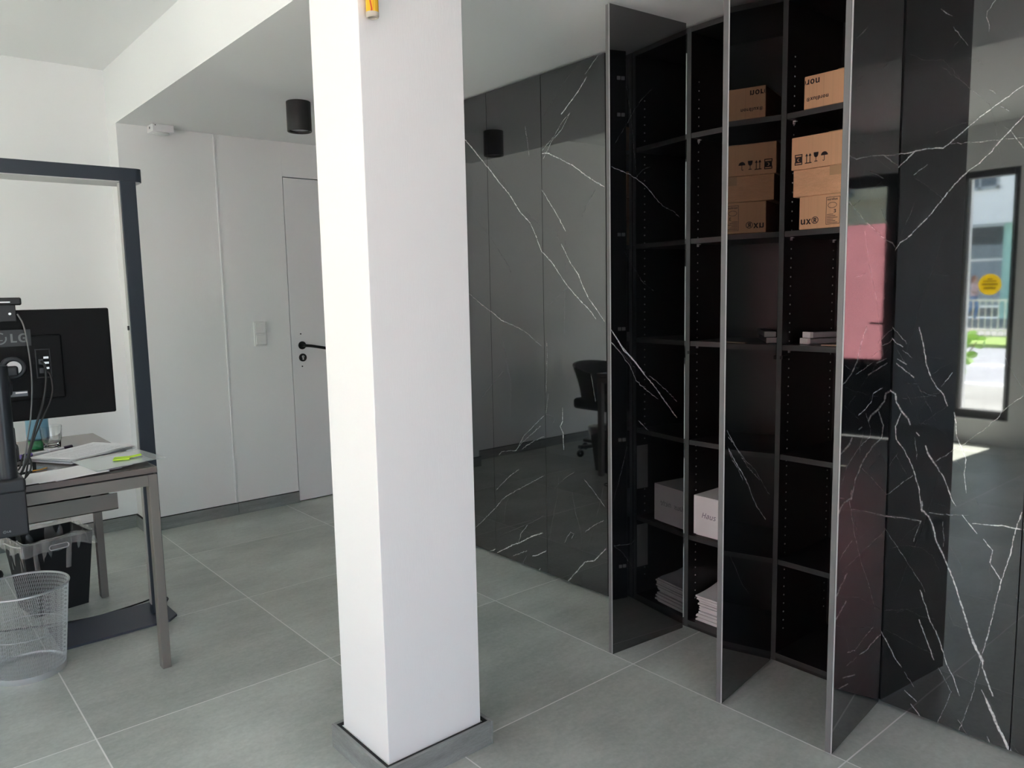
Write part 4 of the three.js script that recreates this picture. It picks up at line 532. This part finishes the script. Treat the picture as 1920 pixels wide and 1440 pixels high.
{ // shrub outside the narrow sidelight
  const s = thing('shrub', 'leafy green shrub outside the narrow sidelight', 'shrub', -6.0, gy, 1.62), leafs = [], one = new THREE.CircleGeometry(0.05, 7).scale(1, 0.75, 1);
  const stems = []; for (let k = 0; k < 9; k++) { const a = rr(0, 6.3), r = rr(0.1, 0.42), h = rr(0.45, 0.95), tip = [Math.cos(a) * r, h, Math.sin(a) * r]; stems.push(tube([[0, 0, 0], [tip[0] * 0.3, h * 0.6, tip[2] * 0.3], tip], 0.006, 12, 6)); for (let i = 0; i < 34; i++) { const t = rr(0.35, 1.05); leafs.push(one.clone().rotateX(rr(-1.5, 1.5)).rotateY(rr(0, 6.3)).translate(tip[0] * t * t + rr(-0.1, 0.1), h * t + rr(-0.08, 0.08), tip[2] * t * t + rr(-0.1, 0.1))); } }
  mesh('stems', mergeGeometries(stems), M({ color: lin(0.12, 0.08, 0.04), roughness: 0.9 }), s);
  const f = mesh('foliage', mergeGeometries(leafs), M({ color: lin(0.22, 0.42, 0.06), roughness: 0.7, transmission: 0.35, thickness: 0, side: THREE.DoubleSide }), s); f.userData.kind = 'stuff';
}
{ // passer-by on the far pavement
  const mc = new MarchingCubes(72, new THREE.MeshBasicMaterial(), false, false, 60000), n = 72, S = 0.95; // field cube of +-S m about (0, .9, 0)
  const bones = [[0, 0.95, 0, 0, 1.18, 0, 0.125, 0.12], [0, 1.18, 0, 0, 1.38, 0.01, 0.12, 0.13], [0, 1.38, 0, 0, 1.50, 0.015, 0.06, 0.052], [0, 1.56, 0.02, 0, 1.64, 0.02, 0.088, 0.095],
    [-0.08, 0.93, 0, -0.085, 0.50, 0.10, 0.092, 0.062], [-0.085, 0.50, 0.10, -0.085, 0.08, 0.02, 0.060, 0.042], [-0.085, 0.05, 0.0, -0.085, 0.035, 0.16, 0.042, 0.034],
    [0.08, 0.93, 0, 0.085, 0.50, -0.04, 0.092, 0.062], [0.085, 0.50, -0.04, 0.085, 0.10, -0.26, 0.060, 0.042], [0.085, 0.06, -0.28, 0.085, 0.035, -0.14, 0.042, 0.034],
    [-0.17, 1.40, 0, -0.22, 1.13, -0.08, 0.052, 0.043], [-0.22, 1.13, -0.08, -0.21, 0.90, 0.03, 0.042, 0.032], [0.17, 1.40, 0, 0.22, 1.13, 0.04, 0.052, 0.043], [0.22, 1.13, 0.04, 0.18, 1.05, 0.26, 0.042, 0.034], [-0.16, 1.41, 0, 0.16, 1.41, 0, 0.062, 0.062]];
  const cap = (x, y, z, b) => { const dx = b[3] - b[0], dy = b[4] - b[1], dz = b[5] - b[2], t = Math.max(0, Math.min(1, ((x - b[0]) * dx + (y - b[1]) * dy + (z - b[2]) * dz) / (dx * dx + dy * dy + dz * dz))); return Math.hypot(x - b[0] - dx * t, y - b[1] - dy * t, z - b[2] - dz * t) - (b[6] + (b[7] - b[6]) * t); };
  for (let k = 0; k < n; k++) for (let j = 0; j < n; j++) for (let i = 0; i < n; i++) { const x = ((i - n / 2) / (n / 2)) * S, y = ((j - n / 2) / (n / 2)) * S + 0.88, z = ((k - n / 2) / (n / 2)) * S; let d = 9; for (const b of bones) { const c = cap(x, y, z, b), h = Math.max(0.035 - Math.abs(d - c), 0) / 0.035; d = Math.min(d, c) - h * h * 0.035 * 0.25; } mc.field[k * n * n + j * n + i] = -d; }
  mc.isolation = 0; mc.update(); const pos = mc.positionArray.slice(0, mc.count * 3).map(v => v * S), nor = mc.normalArray.slice(0, mc.count * 3), col = new Float32Array(mc.count * 3);
  for (let v = 0; v < mc.count; v++) { const y = pos[v * 3 + 1] + 0.88, z = pos[v * 3 + 2], x = Math.abs(pos[v * 3]); pos[v * 3 + 1] = y; const c = y < 0.085 ? [0.5, 0.5, 0.5] : y < 0.95 && x < 0.175 ? [0.14, 0.28, 0.52] : y < 1.43 && !(x > 0.16 && y < 1.16) ? [0.82, 0.55, 0.52] : [0.62, 0.38, 0.28]; col.set(c, v * 3); }
  const g = new THREE.BufferGeometry(); g.setAttribute('position', new THREE.BufferAttribute(new Float32Array(pos), 3)); g.setAttribute('normal', new THREE.BufferAttribute(new Float32Array(nor), 3)); g.setAttribute('color', new THREE.BufferAttribute(col, 3));
  const p = thing('person', 'person in pink shirt and blue jeans walking on the far pavement', 'person', -31, gy + 0.02, -6.85, 0.1); mesh('body', g, M({ vertexColors: true, roughness: 0.8 }), p);
  mesh('hair', mergeGeometries([new THREE.SphereGeometry(0.108, 16, 12).scale(1, 1.05, 1.05).translate(0, 1.63, -0.005), new THREE.SphereGeometry(0.085, 12, 10).scale(1, 1.5, 0.7).translate(0, 1.52, -0.07)]), M({ color: lin(0.32, 0.10, 0.05), roughness: 0.8 }), p);
  mesh('face', mergeGeometries([new THREE.SphereGeometry(0.088, 14, 12).scale(0.9, 1.15, 0.8).translate(0, 1.60, 0.045), new THREE.ConeGeometry(0.014, 0.03, 6).rotateX(1.2).translate(0, 1.60, 0.12)]), M({ color: lin(0.62, 0.38, 0.28), roughness: 0.7 }), p);
}
renderer.render(scene, camera);
